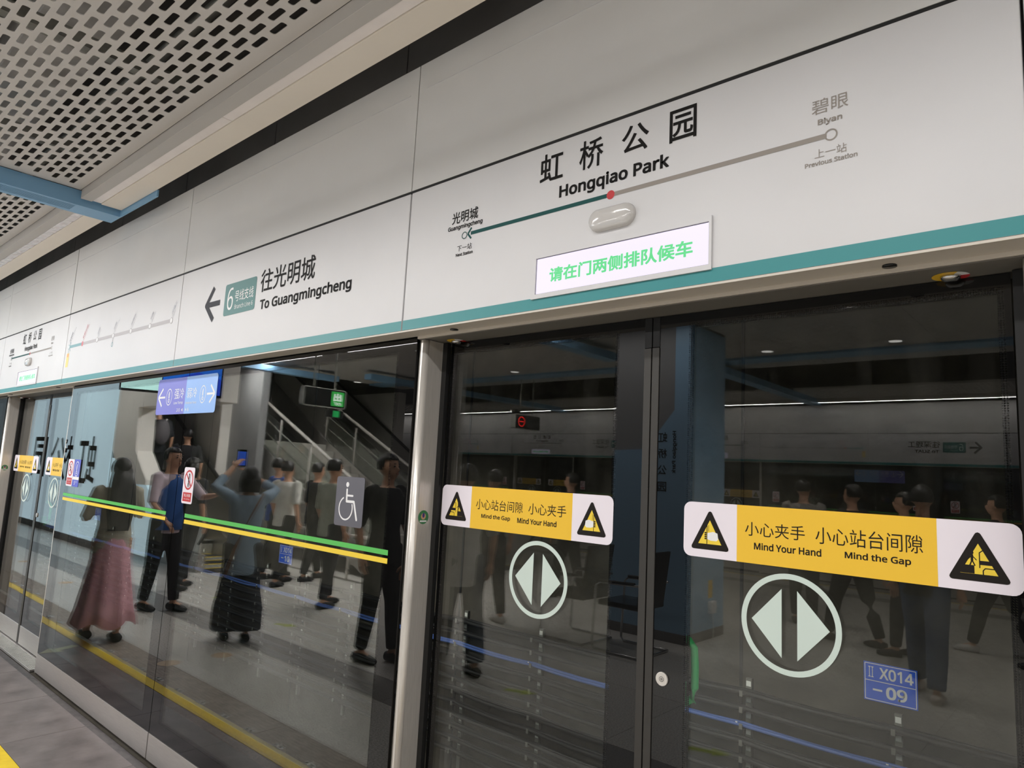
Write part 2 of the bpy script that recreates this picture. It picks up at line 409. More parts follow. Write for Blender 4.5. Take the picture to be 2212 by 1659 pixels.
def warning_sticker(parent, x0, x1, y, first):
    """yellow and white strip 0.78 x 0.15; first = 'hand' or 'gap' pictogram on its left end"""
    z0, z1 = 1.45, 1.602
    mb = MB(); yw = 0.158
    mb.prism(rrect(x0, x1, z0, z1, 0.022), y - 0.0008, y, 'y', 0)
    mb.flat([(x0 + yw, z0), (x1 - yw, z0), (x1 - yw, z1), (x0 + yw, z1)], y - 0.001, 1)
    s = mb.build('warning_sticker', [M_stw, M_yel], parent)
    yy = y - 0.0013
    if first == 'hand':
        T = [('小心夹手', x0 + .181, x0 + .338, 1.522, 1.559), ('小心站台间隙', x0 + .364, x0 + .602, 1.519, 1.561),
             ('Mind Your Hand', x0 + .206, x0 + .378, 1.487, 1.506, .022), ('Mind the Gap', x0 + .433, x0 + .577, 1.486, 1.507, .022)]
    else:
        T = [('小心站台间隙', x0 + .184, x0 + .410, 1.521, 1.559), ('小心夹手', x0 + .436, x0 + .598, 1.521, 1.559),
             ('Mind the Gap', x0 + .214, x0 + .354, 1.487, 1.506, .022), ('Mind Your Hand', x0 + .388, x0 + .560, 1.487, 1.506, .022)]
    text_obj(T, yy, M_ybk, s)
    if first == 'hand':
        warn_tri(s, x0 + .080, z0 + .022, .110, .106, yy, 'hand'); warn_tri(s, x1 - .080, z0 + .022, .112, .106, yy, 'gap')
    else:
        warn_tri(s, x0 + .080, z0 + .022, .112, .106, yy, 'gapm'); warn_tri(s, x1 - .080, z0 + .022, .110, .106, yy, 'handl')
    return s

def arrow_mark(parent, cx, y):
    cz = 1.309; mb = MB()
    mb.ring(cx, cz, 0.112, 0.126, y - 0.0008, 0, 64)
    mb.flat([(cx - .098, cz), (cx - .0195, cz - .086), (cx - .0195, cz + .086)], y - 0.0008, 0)
    mb.flat([(cx + .0195, cz + .086), (cx + .0195, cz - .086), (cx + .098, cz)], y - 0.0008, 0)
    return mb.build('door_arrow_mark', M_mint, parent)

def pane_with_border(parent, x0, x1, z0, z1, y, bl, br, bb, bt, fr, gm, th=0.012):
    """pane: clear slab in the middle, dot-printed strip, opaque printed border; all parts abut, none overlap"""
    ix0, ix1, iz0, iz1 = x0 + bl, x1 - br, z0 + bb, z1 - bt
    jx0, jx1, jz0, jz1 = ix0 + fr, ix1 - fr, iz0 + fr * .6, iz1 - fr
    MB().box(jx0, jx1, y, y + th, jz0, jz1).build('glass_pane', gm, parent)
    def frame(a, b, name, m):
        (ax0, ax1, az0, az1), (bx0, bx1, bz0, bz1) = a, b; mb = MB()
        if bx0 > ax0: mb.box(ax0, bx0, y, y + th, az0, az1)
        if ax1 > bx1: mb.box(bx1, ax1, y, y + th, az0, az1)
        if bz0 > az0: mb.box(bx0, bx1, y, y + th, az0, bz0)
        if az1 > bz1: mb.box(bx0, bx1, y, y + th, bz1, az1)
        return mb.build(name, m, parent)
    frame((ix0, ix1, iz0, iz1), (jx0, jx1, jz0, jz1), 'dotted_fringe', M_fringe)
    frame((x0, x1, z0, z1), (ix0, ix1, iz0, iz1), 'black_border', M_frit)

def leaf(center, rz, side, label, F=1.645, group=None, lit=False):
    """one sliding leaf, side -1 = left leaf, +1 = right leaf; local origin at the door centre"""
    t = thing('sliding_door', label, 'sliding door', (center, F, 0), rz, group)
    y = 0.20
    xi, xo = (0.026, 0.905)
    if side < 0: x0, x1 = -xo, -xi
    else: x0, x1 = xi, xo
    pane_with_border(t, x0, x1, 0.165, 2.158, y, *((0.012, 0.095) if side < 0 else (0.095, 0.012)), 0.06, 0.03, 0.014, M_glassd)
    mb = MB(); a, b = (x1, 0.0 - 0.002) if side < 0 else (0.002, x0)
    mb.box(a, b, y - 0.004, y + 0.035, 0.02, 2.062); mb.build('meeting_stile', M_steeld, t, bevel=0.001)
    MB().box(a, b, y - 0.002, y + 0.035, 2.064, 2.158).build('stile_head', M_rub, t)
    MB().box(x0, x1, y - 0.003, y + 0.03, 0.018, 0.165).build('kick_plate', M_steelh, t, bevel=0.002)
    if side < 0: warning_sticker(t, -0.904, -0.124, y - 0.0005, 'gap'); arrow_mark(t, -0.4155, y - 0.0005)
    else: warning_sticker(t, 0.117, 0.905, y - 0.0005, 'hand'); arrow_mark(t, 0.4155, y - 0.0005)
    if side > 0:
        mb = MB(); mb.prism([(0.058 + .019 * math.cos(k * PI / 12), 1.097 + .019 * math.sin(k * PI / 12)) for k in range(24)], y - .006, y, 'y')
        lk = mb.build('lock_disc', M_steel, t, bevel=0.001)
        MB().ring(0.058, 1.097, .006, .0072, y - .0064).ring(0.058, 1.097, .0015, .003, y - .0064).build('keyhole', M_steeld, lk)
        mb = MB()   # green release bar on the track side of the leaf
        mb.tube([(0.085, y + .05, 1.215), (0.10, y + .075, 1.20), (0.115, y + .08, 1.18), (0.118, y + .08, 1.13), (0.118, y + .08, 1.07), (0.112, y + .075, 1.04), (0.085, y + .05, 1.02)], 0.012, 8)
        mb.box(0.06, 0.105, y + .02, y + .06, 1.03, 1.09)
        mb.build('release_handle', M_grn, t, bevel=0.003)
    return t

def post(center, rz, sx, label, F=1.645, group=None, sticker=False):
    """brushed steel post beside a door; sx -1 = left of the door, +1 = right of it"""
    t = thing('door_post', label, 'post', (center, F, 0), rz, group)
    a, b = (-0.980, -0.935) if sx < 0 else (0.935, 0.980)
    mb = MB(); pts = []
    r = 0.018; y0, y1 = 0.090, 0.185
    for (cx, cy, a0) in ((a + r, y0 + r, PI), (b - r, y0 + r, 1.5 * PI)):
        for i in range(7):
            th = a0 + PI / 2 * i / 6; pts.append((cx + r * math.cos(th), cy + r * math.sin(th)))
    pts += [(b, y1), (a, y1)]
    mb.prism(pts, 0.0, 2.158, 'z')
    o = mb.build('steel_cladding', M_steel, t)
    for p in o.data.polygons:
        if len(p.vertices) == 4 and p.area < .012: p.use_smooth = True
    xj = (b, b + 0.025) if sx < 0 else (a - .025, a)
    MB().box(xj[0], xj[1], y1 - .004, 0.2, 0.02, 2.158).build('rubber_jamb', M_rub, t)
    if sticker:
        x = b + 0.0006; n = 24
        mb = MB()
        def dsc(yc, zc, ry, rz_, xx, mi):
            mb.add([(xx, yc + ry * math.cos(2 * PI * i / n), zc + rz_ * math.sin(2 * PI * i / n)) for i in range(n)], [tuple(range(n))], mi)
        dsc(0.135, 1.475, .026, .026, x, 0); dsc(0.135, 1.478, .012, .012, x + .0003, 1); dsc(.135, 1.482, .006, .009, x + .0006, 2)
        mb.add([(x + .0003, .118, 1.457), (x + .0003, .152, 1.457), (x + .0003, .152, 1.463), (x + .0003, .118, 1.463)], [(0, 1, 2, 3)], 3)
        mb.build('round_sticker', [mat('sticker_green', (52, 122, 74), .4), mat('sticker_tan', (196, 158, 120), .4), mat('sticker_violet', (60, 40, 120), .4), M_white], t)
    return t

def soffit_dial(parent, x, y, z):
    mb = MB(); n = 36; cols = [2] * 6 + [1] * 5 + [0] * 19 + [3] * 6
    for i in range(n):
        t0, t1 = 2 * PI * i / n, 2 * PI * (i + 1) / n
        P = lambda r, t: (x + r * math.cos(t), y + r * math.sin(t), z - .0008)
        mb.add([P(.019, t0), P(.019, t1), P(.038, t1), P(.038, t0)], [(0, 1, 2, 3)], cols[i])
    d = mb.build('key_switch_ring', [M_yel, mat('dial_green', (30, 110, 60), .4), M_red, M_white], parent)
    mb = MB(); mb.tube([(x, y, z), (x, y, z - .007), (x, y, z - .013)], 0, 24, radii=[.022, .019, .012])
    mb.build('key_switch', M_chrome, d)

def fixed_pane(center, rz, x0, x1, label, F=1.645, group=None, bl=0.105, br=0.105):
    t = thing('fixed_glass_screen', label, 'glass screen', (center, F, 0), rz, group)
    pane_with_border(t, x0, x1, 0.150, 2.165, 0.085, bl, br, 0.07, 0.045, 0.012, M_glass)
    MB().box(x0 + .003, x1 - .003, 0.082, 0.10, 0.012, 0.146).build('kick_plate', M_steelh, t, bevel=0.0015)
    return t

def stripes(t, x0, x1, y=0.0845):
    MB().flat([(x0, 1.3245), (x1, 1.3195), (x1, 1.3395), (x0, 1.3455)], y - .0008).build('green_stripe', M_sgreen, t)
    MB().flat([(x0, 1.291), (x1, 1.288), (x1, 1.308), (x0, 1.313)], y - .0008).build('yellow_stripe', M_syel, t)

def prohibit_sticker(t, x0, x1, run=False, y=0.0845):
    z0, z1 = 1.40, 1.602; w_ = x1 - x0; cx = (x0 + x1) / 2
    s = MB().prism(rrect(x0, x1, z0, z1, .014), y - .0008, y).build('prohibition_sticker', M_stw, t)
    mb = MB(); yy = y - .0011; cz = 1.532; k = w_ / .134
    mb.ring(cx, cz, .046 * k, .056 * k, yy, 0, 40)
    mb.stroke([(cx - .036 * k, cz + .036 * k), (cx + .036 * k, cz - .036 * k)], .009 * k, yy, 0)
    mb.flat(rrect(x0 + .013, x1 - .013, 1.412, 1.462, .004), yy, 0)
    mb.build('red_sign', M_red, s)
    mb = MB(); yk = yy - .0002
    mb.disc(cx + .004, cz + .03 * k, .0065, yk)
    if run:
        mb.stroke([(cx + .002, cz + .02), (cx - .004, cz - .006), (cx + .012, cz - .02), (cx + .006, cz - .036)], .006, yk)
        mb.stroke([(cx - .004, cz - .006), (cx - .014, cz - .018), (cx - .026, cz - .02)], .006, yk)
        mb.stroke([(cx - .018, cz + .006), (cx + .001, cz + .014), (cx + .018, cz + .002)], .004, yk)
    else:
        mb.stroke([(cx + .003, cz + .02), (cx, cz - .008)], .011, yk)
        mb.stroke([(cx, cz - .008), (cx - .007, cz - .038)], .006, yk); mb.stroke([(cx, cz - .008), (cx + .007, cz - .038)], .006, yk)
        mb.stroke([(cx + .02, cz + .03), (cx + .018, cz - .036)], .003, yk)
    mb.build('pictogram', M_ybk, s)
    tx = [('禁止奔跑' if run else '禁止倚靠', x0 + .026 * k, x1 - .026 * k, 1.437, 1.454), ('No Running' if run else 'No Leaning', x0 + .032 * k, x1 - .032 * k, 1.4205, 1.4295)]
    text_obj(tx, yy - .0003, M_white, s)
    return s

def thermometer(mb, cx, cz, rx, rz_, y, mi):
    for i in range(40):
        a, b = 2 * PI * i / 40, 2 * PI * (i + 1) / 40
        mb.flat([(cx + rx * math.cos(a), cz + rz_ * math.sin(a)), (cx + rx * 1.12 * math.cos(a), cz + rz_ * 1.12 * math.sin(a)),
                 (cx + rx * 1.12 * math.cos(b), cz + rz_ * 1.12 * math.sin(b)), (cx + rx * math.cos(b), cz + rz_ * math.sin(b))], y, mi)
    mb.stroke([(cx, cz - rz_ * .1), (cx, cz + rz_ * .62)], rx * .28, y, mi)
    mb.ring(cx, cz - rz_ * .5, rx * .18, rx * .34, y, mi, 16)
    mb.stroke([(cx - rx * .34, cz - rz_ * .15), (cx - rx * .34, cz + rz_ * .45)], rx * .08, y, mi)

def temp_sign(t, x0, xm, x1, y=0.0845, z0=1.909, z1=2.129):
    s = thing('temperature_sign', '', '', (0, 0, 0)); s.parent = t
    for k in ('label', 'category'): del s[k]
    r = .018
    L = rrect(x0, xm, z0, z1, r); L = [(p[0] if p[0] < (x0 + xm) / 2 else xm, p[1] if p[0] < (x0 + xm) / 2 else (z0 if p[1] < (z0 + z1) / 2 else z1)) for p in L]
    R_ = rrect(xm, x1, z0, z1, r); R_ = [(p[0] if p[0] > (x1 + xm) / 2 else xm, p[1] if p[0] > (x1 + xm) / 2 else (z0 if p[1] < (z0 + z1) / 2 else z1)) for p in R_]
    def dd(P):
        o = []
        for p in P:
            if not o or (abs(p[0] - o[-1][0]) + abs(p[1] - o[-1][1])) > 1e-5: o.append(p)
        return o
    a = MB().prism(dd(L), y - .0008, y).build('strong_cooling_half', mat('sign_violet_blue', (118, 120, 208), .4), s)
    b = MB().prism(dd(R_), y - .0008, y).build('weak_cooling_half', mat('sign_light_blue', (142, 182, 240), .4), s)
    yy = y - .0012; cz = 2.016
    mb = MB()
    mb.stroke([(x0 + .080, cz + .055), (x0 + .022, cz), (x0 + .080, cz - .055)], .013, yy, 0, False); mb.stroke([(x0 + .022, cz), (x0 + .12, cz)], .012, yy, 0, False)
    mb.build('arrow', M_white, a)
    mb = MB(); thermometer(mb, x0 + .178, cz, .036, .046, yy, 0); mb.build('thermometer', M_white, a)
    text_obj([('强冷', x0 + .253, xm - .022, 2.0, 2.065), ('Low Temp', x0 + .253, xm - .025, 1.965, 1.985, .01), ('2-5', xm - .10, xm - .055, 1.923, 1.943, .01)], yy, M_white, a)
    mb = MB(); mb.flat([(xm - .035, 1.933), (xm - .017, 1.922), (xm - .017, 1.944)], yy, 0)
    mb.build('coach_pointer', M_white, a)
    mb = MB()
    mb.stroke([(x1 - .075, cz + .05), (x1 - .02, cz), (x1 - .075, cz - .05)], .013, yy, 0, False); mb.stroke([(x1 - .02, cz), (x1 - .115, cz)], .012, yy, 0, False)
    mb.build('arrow', M_white, b)
    mb = MB(); thermometer(mb, x1 - .165, cz, .033, .046, yy, 0); mb.build('thermometer', M_white, b)
    mb = MB(); mb.flat([(xm + .032, 1.933), (xm + .018, 1.944), (xm + .018, 1.922)], yy, 0); mb.build('coach_pointer', M_white, b)
    text_obj([('弱冷', xm + .022, xm + .15, 2.0, 2.06), ('Moderate Temp', xm + .015, xm + .155, 1.962, 1.98, .01), ('6', xm + .045, xm + .065, 1.923, 1.943, .01)], yy, M_white, b)
    return s

# ---- fascia signs -------------------------------------------------------------------------------
def sign_base(center, rz, x0, x1, label, F, group=None):
    t = thing('sign_panel', label, 'sign panel', (center, F, 0), rz, group)
    MB().box(x0 + .003, x1 - .003, 0, 0.03, FZ0, FZ1 - .0035).build('panel_board', M_panel, t, bevel=0.002)
    MB().flat([(x0 + .003, FZ0 + .001), (x1 - .003, FZ0 + .001), (x1 - .003, 2.2175), (x0 + .003, 2.2175)], -.0008).build('teal_band', M_teal, t)
    return t

def station_sign(center, rz, label, F=1.645, group=None, names=None, fine=True):
    t = sign_base(center, rz, -0.978, 0.962, label, F, group); o = 1.07; y = -.0009
    N = names or ('光明城', 'Guangmingcheng', '碧眼', 'Biyan')
    big = [('虹', -1.390, -1.295, 2.604, 2.700), ('桥', -1.231, -1.142, 2.604, 2.700), ('公', -1.075, -.983, 2.612, 2.700), ('园', -.916, -.833, 2.603, 2.700)]
    T = [(s, a + o, b + o, c, d, 0.012) for s, a, b, c, d in big] + [('Hongqiao Park', -1.306 + o, -.915 + o, 2.524, 2.578, .030)]
    T += [(N[0], -1.802 + o, -1.669 + o, 2.549, 2.594, .012), (N[1], -1.821 + o, -1.645 + o, 2.522, 2.5435, .03),
          ('下一站', -1.766 + o, -1.691 + o, 2.441, 2.463, 0), ('Next Station', -1.771 + o, -1.685 + o, 2.4225, 2.4345, .03)]
    text_obj(T, y, M_ink, t)
    text_obj([(N[2], -.527 + o, -.443 + o, 2.560, 2.5985), (N[3], -.513 + o, -.457 + o, 2.527, 2.5465, .028),
              ('上一站', -.521 + o, -.448 + o, 2.447, 2.470, 0), ('Previous Station', -.544 + o, -.425 + o, 2.4285, 2.4405, .022)], y, M_inkg, t, 'faded_lettering')
    mb = MB(); z = 2.499
    mb.flat([(-1.70 + o, z - .0065), (-1.109 + o, z - .0065), (-1.109 + o, z + .0065), (-1.70 + o, z + .0065)], y, 0)
    mb.stroke([(-1.697 + o, z + .020), (-1.715 + o, z), (-1.697 + o, z - .020)], .007, y, 0, False)
    mb.ring(-1.732 + o, z - .002, .0105, .0135, y, 0)
    mb.flat([(-1.109 + o, z - .0065), (-.493 + o, z - .0065), (-.493 + o, z + .0065), (-1.109 + o, z + .0065)], y, 1)
    mb.ring(-.483 + o, z, .0115, .0150, y - .0001, 1); mb.disc(-1.109 + o, z, .014, y - .0002, 2)
    mb.build('route_line', [M_line, M_inkg, M_red], t)
    # translucent status lamp
    mb = MB(); cx, cz, n = -1.0995 + o, 2.424, 10
    rings = []
    for (sc, dy) in ((1.0, 0.0), (1.0, -.006), (.93, -.014), (.72, -.020), (.35, -.022)):
        pts = []
        for i in range(32):
            a = 2 * PI * i / 32; ex = .045 if math.cos(a) > 0 else -.045
            pts.append((cx + ex * (sc if sc < .9 else 1) + .035 * sc * math.cos(a), dy, cz + .035 * sc * math.sin(a)))
        rings.append(pts)
    v = [p for r_ in rings for p in r_]; f = []
    for i in range(len(rings) - 1):
        for k in range(32): f.append((i * 32 + k, i * 32 + (k + 1) % 32, (i + 1) * 32 + (k + 1) % 32, (i + 1) * 32 + k))
    f.append(tuple(range(4 * 32, 5 * 32)))
    mb.add(v, f, 0, True); mb.build('status_lamp', mat('lamp_milky', (196, 193, 190), .12, coat=.5), t)
    # screen in its bezel
    x0, x1 = -1.400 + o, -.782 + o
    mb = MB(); a, b, c, d = x0 + .016, x1 - .008, 2.2275, 2.3465
    for q in ((x0, a, 2.213, 2.362), (b, x1, 2.213, 2.362), (a, b, 2.213, c), (a, b, d, 2.362)): mb.box(q[0], q[1], -.007, 0, q[2], q[3])
    mb.build('screen_bezel', M_panel, t)
    sc = MB().box(a + .002, b - .002, -.003, 0, c + .002, d - .002).build('display_screen', M_scr, t)
    put = MB(); put_text(put, '请在门两侧排队候车', -1.329 + o, -.837 + o, 2.260, 2.3075, -.0034, 0, .030); put.build('screen_text', M_scrt, sc)
    MB().box(a, b, -.002, -.0005, c, d).build('screen_edge', M_blk, t)
    return t

def direction_sign(center, rz, x0, x1, label, F=1.645, group=None, dest=('往光明城', 'To Guangmingcheng')):
    """x0,x1 local; art is placed from the panel's left edge as measured on the photographed panel"""
    t = sign_base(center, rz, x0, x1, label, F, group); y = -.0009; L = lambda X: X + 4.12 + x0
    mb = MB(); q = [(L(-3.690), 2.588), (L(-3.770), 2.496), (L(-3.672), 2.404)]
    mb.stroke(q, .031, y, 0, False); mb.stroke([(L(-3.772), 2.496), (L(-3.608), 2.495)], .030, y, 0, False)
    mb.disc(L(-3.770), 2.496, .0155, y, 0, 12)
    mb.build('arrow', M_arrowg, t)
    b = MB().prism(rrect(L(-3.555), L(-3.225), 2.410, 2.582, .014), y - .0003, y + .0006).build('line_badge', M_badge, t)
    text_obj([('6', L(-3.522), L(-3.459), 2.438, 2.558, -.01), ('号线支线', L(-3.440), L(-3.246), 2.476, 2.535), ('Branch Line 6', L(-3.434), L(-3.245), 2.436, 2.460)], y - .0008, M_white, b)
    w2 = 1.0 if len(dest[0]) == 4 else .92
    text_obj([(dest[0], L(-3.183), L(-2.696), 2.487, 2.604, .010),
              (dest[1], L(-3.170), L(-2.404 if len(dest[1]) > 10 else -2.80), 2.385 if 'g' in dest[1] else 2.398, 2.452, .029)], y, M_ink, t)
    return t

def map_sign(center, rz, x0, x1, label, F=1.645, group=None):
    t = sign_base(center, rz, x0, x1, label, F, group); y = -.0009; L = lambda X: X + 6.19 + x0; z = 2.464
    st = [-6.112, -5.802, -5.489, -5.172, -4.856, -4.542, -4.222]
    mb = MB(); h = .011
    mb.flat([(L(st[0]) + .02, z - h), (L(st[1]), z - h), (L(st[1]), z + h), (L(st[0]) + .02, z + h)], y, 0)
    mb.stroke([(L(st[0]) + .04, z + .035), (L(st[0]) + .015, z), (L(st[0]) + .04, z - .035)], .008, y, 0, False)
    mb.flat([(L(st[1]), z - h), (L(st[6]), z - h), (L(st[6]), z + h), (L(st[1]), z + h)], y, 1)
    for i, X in enumerate(st):
        if i == 1: mb.disc(L(X), z, .02, y - .0003, 2, 20)
        else:
            mb.disc(L(X), z, .0195, y - .0003, 0 if i == 0 else 1, 20); mb.disc(L(X), z, .0145, y - .0005, 3, 20)
    mb.stroke([(L(st[3]), z - .02), (L(st[3]), z - .045)], .008, y, 1, False); mb.ring(L(st[3]), z - .062, .012, .017, y, 0, 20)
    mb.stroke([(L(st[0]), z - .02), (L(st[0]), z - .055)], .006, y, 0, False)
    mb.build('route_line', [mat('route_teal', (120, 164, 170), .5), mat('route_grey', (180, 176, 178), .5), mat('route_red', (206, 110, 116), .5), M_white], t)
    mb = MB(); mb.flat(rrect(L(st[0]) - .028, L(st[0]) + .028, 2.305, 2.415, .006), y, 0); mb.flat([(L(st[0]) - .018, 2.385), (L(st[0]) + .018, 2.385), (L(st[0]) + .018, 2.41), (L(st[0]) - .018, 2.41)], y - .0002, 1)
    mb.build('yellow_note', [mat('note_yellow', (236, 208, 120), .5), mat('note_orange', (226, 160, 104), .5)], t)
    names = [('光明城', 'Guangmingcheng'), ('虹桥公园', 'Hongqiao Park'), ('碧眼', 'Biyan'), ('光明', 'Guangming'), ('新陂头', 'Xinpitou'), ('圳美', 'Zhenmei'), ('深理工', 'SUAT')]
    for i, (cn, en) in enumerate(names):
        mb = MB(); k = len(cn) * .030
        put_text(mb, cn, 0, k, 0, .024, 0, 0, .0); put_text(mb, en, 0, len(en) * .011, -.022, -.008, 0, 0, .0)
        c, s_ = math.cos(math.radians(52)), math.sin(math.radians(52))
        mb.v = [(L(st[i]) + p[0] * c - p[2] * s_ + .008, y, z + .035 + p[0] * s_ + p[2] * c) for p in mb.v]
        mb.build('station_name', [mat('name_dark', (92, 98, 110), .5), mat('name_red', (206, 100, 106), .5), mat('name_grey', (172, 174, 182), .5)][0 if i == 0 else (1 if i == 1 else 2)], t)
    return t

def header_shell(center, rz, x0, x1, F, name, seams):
    """upper boards, backing, soffit: the fixed casing of the door run"""
    s = struct(MB().box(x0, x1, 0.03, 0.26, 2.20, 3.27).build(name, M_black, None, loc=(center, F, 0), rz=rz))
    for a, b in zip(seams[:-1], seams[1:]):
        u = MB().box(a + .0025, b - .0025, 0.0, 0.03, FZ2 - .003, FZT).build('upper_board', M_panel_up, s, bevel=.001)
        MB().box(a, b, .0012, .03, FZ1 - .0035, FZ2 - .0035).build('dark_seam', M_black, s)
        if b - a > .5: MB().box(a + .05, b - .05, -.0025, 0.0, 3.160, 3.164).build('raised_bead', M_panel, u)
    MB().box(x0, x1, 0.0005, 0.083, FZ0 - .006, FZ0).build('soffit_strip', M_trim, s)
    return s

def door_soffit(parent, cx):
    MB().box(cx - .982, cx + .982, .092, .262, 2.160, 2.199).build('door_soffit', M_soff, parent, bevel=.001)
    MB().box(cx - .982, cx + .982, .084, .091, 2.162, 2.185).build('soffit_lip', M_trim, parent, bevel=.001)
    soffit_dial(parent, cx + .795, .172, 2.160); soffit_dial(parent, cx - .875 + .02, .176, 2.160)
    for dx in (-.746, .694):
        mb = MB(); mb.tube([(cx + dx, .057, 2.1725), (cx + dx, .057, 2.168)], .0155, 20); mb.build('keyhole_plug', M_blk, parent)
# ------------------------------------------------------------------ near side: three bays
P = 6.085
C0, C1, C2, CR = -1.07, -1.07 - P, -1.07 - 2 * P, -1.07 + P
NEAR = [C2, C1, C0, CR]
shell_seams = []
for c in (C2, C1, C0): shell_seams += [c - 3.05, c - 0.98]
seams = [-16.3]
for c in (C2, C1, C0, CR):
    seams += [c - 5.12 + 0.0, c - 3.05, c - .98, c + .96]
seams = sorted(set(round(s - C0, 3) for s in seams if s > -19))
hs = header_shell(C0, 0, seams[0], seams[-1], 1.645, 'wall_header_near', seams)
hs['label'] = 'black casing with grey upper boards above the near glass doors'
for c in NEAR: door_soffit(hs, c - C0)

station_sign(C0, 0, 'white station name panel above the nearest glass doors with a lit screen reading in green')
station_sign(C1, 0, 'small far station name panel above the second pair of glass doors')
direction_sign(C0, 0, -3.05, -.98, 'white panel with left arrow, teal 6 badge and To Guangmingcheng lettering')
map_sign(C0, 0, -5.12, -3.05, 'white panel with faint route line of seven stops, left of the arrow panel')
direction_sign(C1, 0, -3.05, -.98, 'far white direction panel beyond the second station name panel')
map_sign(C1, 0, -5.12, -3.05, 'far white route map panel past the far direction panel')
station_sign(C2, 0, 'third station name panel, farthest along the near glass doors')
t = sign_base(C0, 0, .962, 3.03, 'plain white fascia panel to the right of the station name panel', 1.645)
t = sign_base(C0, 0, 3.03, 5.10, 'plain white fascia panel past the right hand glass screen', 1.645)

leaf(C0, 0, -1, 'left sliding glass leaf of the nearest doors, marked Mind the Gap first')
leaf(C0, 0, 1, 'right sliding glass leaf of the nearest doors with round lock and green bar')
leaf(C1, 0, -1, 'far sliding glass leaf beside the far steel post, behind it a blue reflection')
leaf(C1, 0, 1, 'far sliding glass leaf partly hidden by the fixed glass screen edge')
leaf(C2, 0, -1, 'left leaf of the third door pair along the screen wall')
leaf(C2, 0, 1, 'right leaf of the third door pair along the screen wall')
leaf(CR, 0, -1, 'left leaf of the door pair past the camera side screens')
leaf(CR, 0, 1, 'right leaf of the door pair past the camera side screens')
post(C0, 0, -1, 'brushed steel post left of the nearest doors with round green sticker', sticker=True)
post(C0, 0, 1, 'brushed steel post at the right edge of the nearest doors')
post(C1, 0, -1, 'brushed steel post left of the far doors with round green sticker', sticker=True)
post(C1, 0, 1, 'slim steel post between the far doors and the striped glass screen')
post(C2, 0, -1, 'steel post left of the third doors', sticker=True); post(C2, 0, 1, 'steel post right of the third doors')
post(CR, 0, -1, 'steel post left of the doors past the camera side screens', sticker=True); post(CR, 0, 1, 'steel post right of the doors past the camera side screens')

fa = fixed_pane(C0, 0, -3.012, -.983, 'striped glass screen with wheelchair sign beside the nearest steel post')
stripes(fa, -3.94 - C0, -2.137 - C0)
s = MB().prism(rrect(-2.510 + 1.07, -2.316 + 1.07, 1.406, 1.609, .012), .0835, .0843).build('wheelchair_sign', mat('grey_film', (96, 96, 104), .35), fa)
mb = MB(); ox = -2.42 + 1.07; y = .0831
mb.disc(ox - .012, 1.577, .0105, y)
mb.stroke([(ox - .013, 1.556), (ox - .011, 1.508), (ox + .040, 1.508), (ox + .066, 1.437)], .0105, y); mb.stroke([(ox - .012, 1.532), (ox + .030, 1.532)], .008, y)
mb.ring(ox - .014, 1.479, .043, .0495, y, 0, 40, math.radians(112), math.radians(385))
mb.build('wheelchair_symbol', M_white, s)
fb = fixed_pane(C0, 0, -5.102, -3.018, 'striped glass screen beside the far doors with red prohibition sticker and purple sticker')
stripes(fb, -6.075 - C0, -4.19 - C0)
prohibit_sticker(fa, -4.004 + 1.07, -3.871 + 1.07)
prohibit_sticker(fb, -6.045 + 1.07, -5.908 + 1.07, True)
s = MB().prism(rrect(-5.902 + 1.07, -5.766 + 1.07, 1.40, 1.602, .014), .0835, .0843).build('cooling_sticker', mat('sticker_purple_blue', (84, 92, 196), .4), fb)
mb = MB(); thermometer(mb, -5.834 + 1.07, 1.532, .042, .05, .0831, 0); mb.flat([(-5.902 + 1.07, 1.452), (-5.766 + 1.07, 1.452), (-5.766 + 1.07, 1.474), (-5.902 + 1.07, 1.474)], .0832, 0)
put_text(mb, '5', -5.86 + 1.07, -5.84 + 1.07, 1.415, 1.442, .0831, 0, .02); put_text(mb, '强冷', -5.83 + 1.07, -5.80 + 1.07, 1.43, 1.444, .0831)
mb.build('thermometer_symbol', M_white, s)
temp_sign(fa, -4.512 + 1.07, -4.108 + 1.07, -3.715 + 1.07)
fc = fixed_pane(C1, 0, -3.012, -.983, 'fixed glass screen past the far steel post'); stripes(fc, -2.86, -1.07)
fd = fixed_pane(C1, 0, -5.102, -3.018, 'fixed glass screen second past the far steel post'); stripes(fd, -5.0, -3.12)
fe = fixed_pane(C0, 0, .983, 3.012, 'fixed glass screen to the right of the nearest doors'); stripes(fe, 1.07, 2.86)
ff = fixed_pane(C0, 0, 3.018, 5.102, 'second fixed glass screen to the right of the nearest doors'); stripes(ff, 3.12, 5.0)
for c in NEAR:
    th = thing('door_threshold', 'ribbed steel door threshold plate in front of the %s glass doors' % {C0: 'nearest', C1: 'far', C2: 'third', CR: 'camera side'}[c], 'threshold', (c, 1.645, 0))
    MB().box(-.90, .90, .072, .30, -.004, .010).build('plate', M_steelh, th)
    mb = MB()
    for i in range(9):
        for k in range(60): mb.box(-.885 + k * .0295, -.870 + k * .0295, .080 + i * .0115, .0855 + i * .0115, .010, .0122)
    o = mb.build('anti_slip_ribs', M_galv, th); o['kind'] = 'stuff'
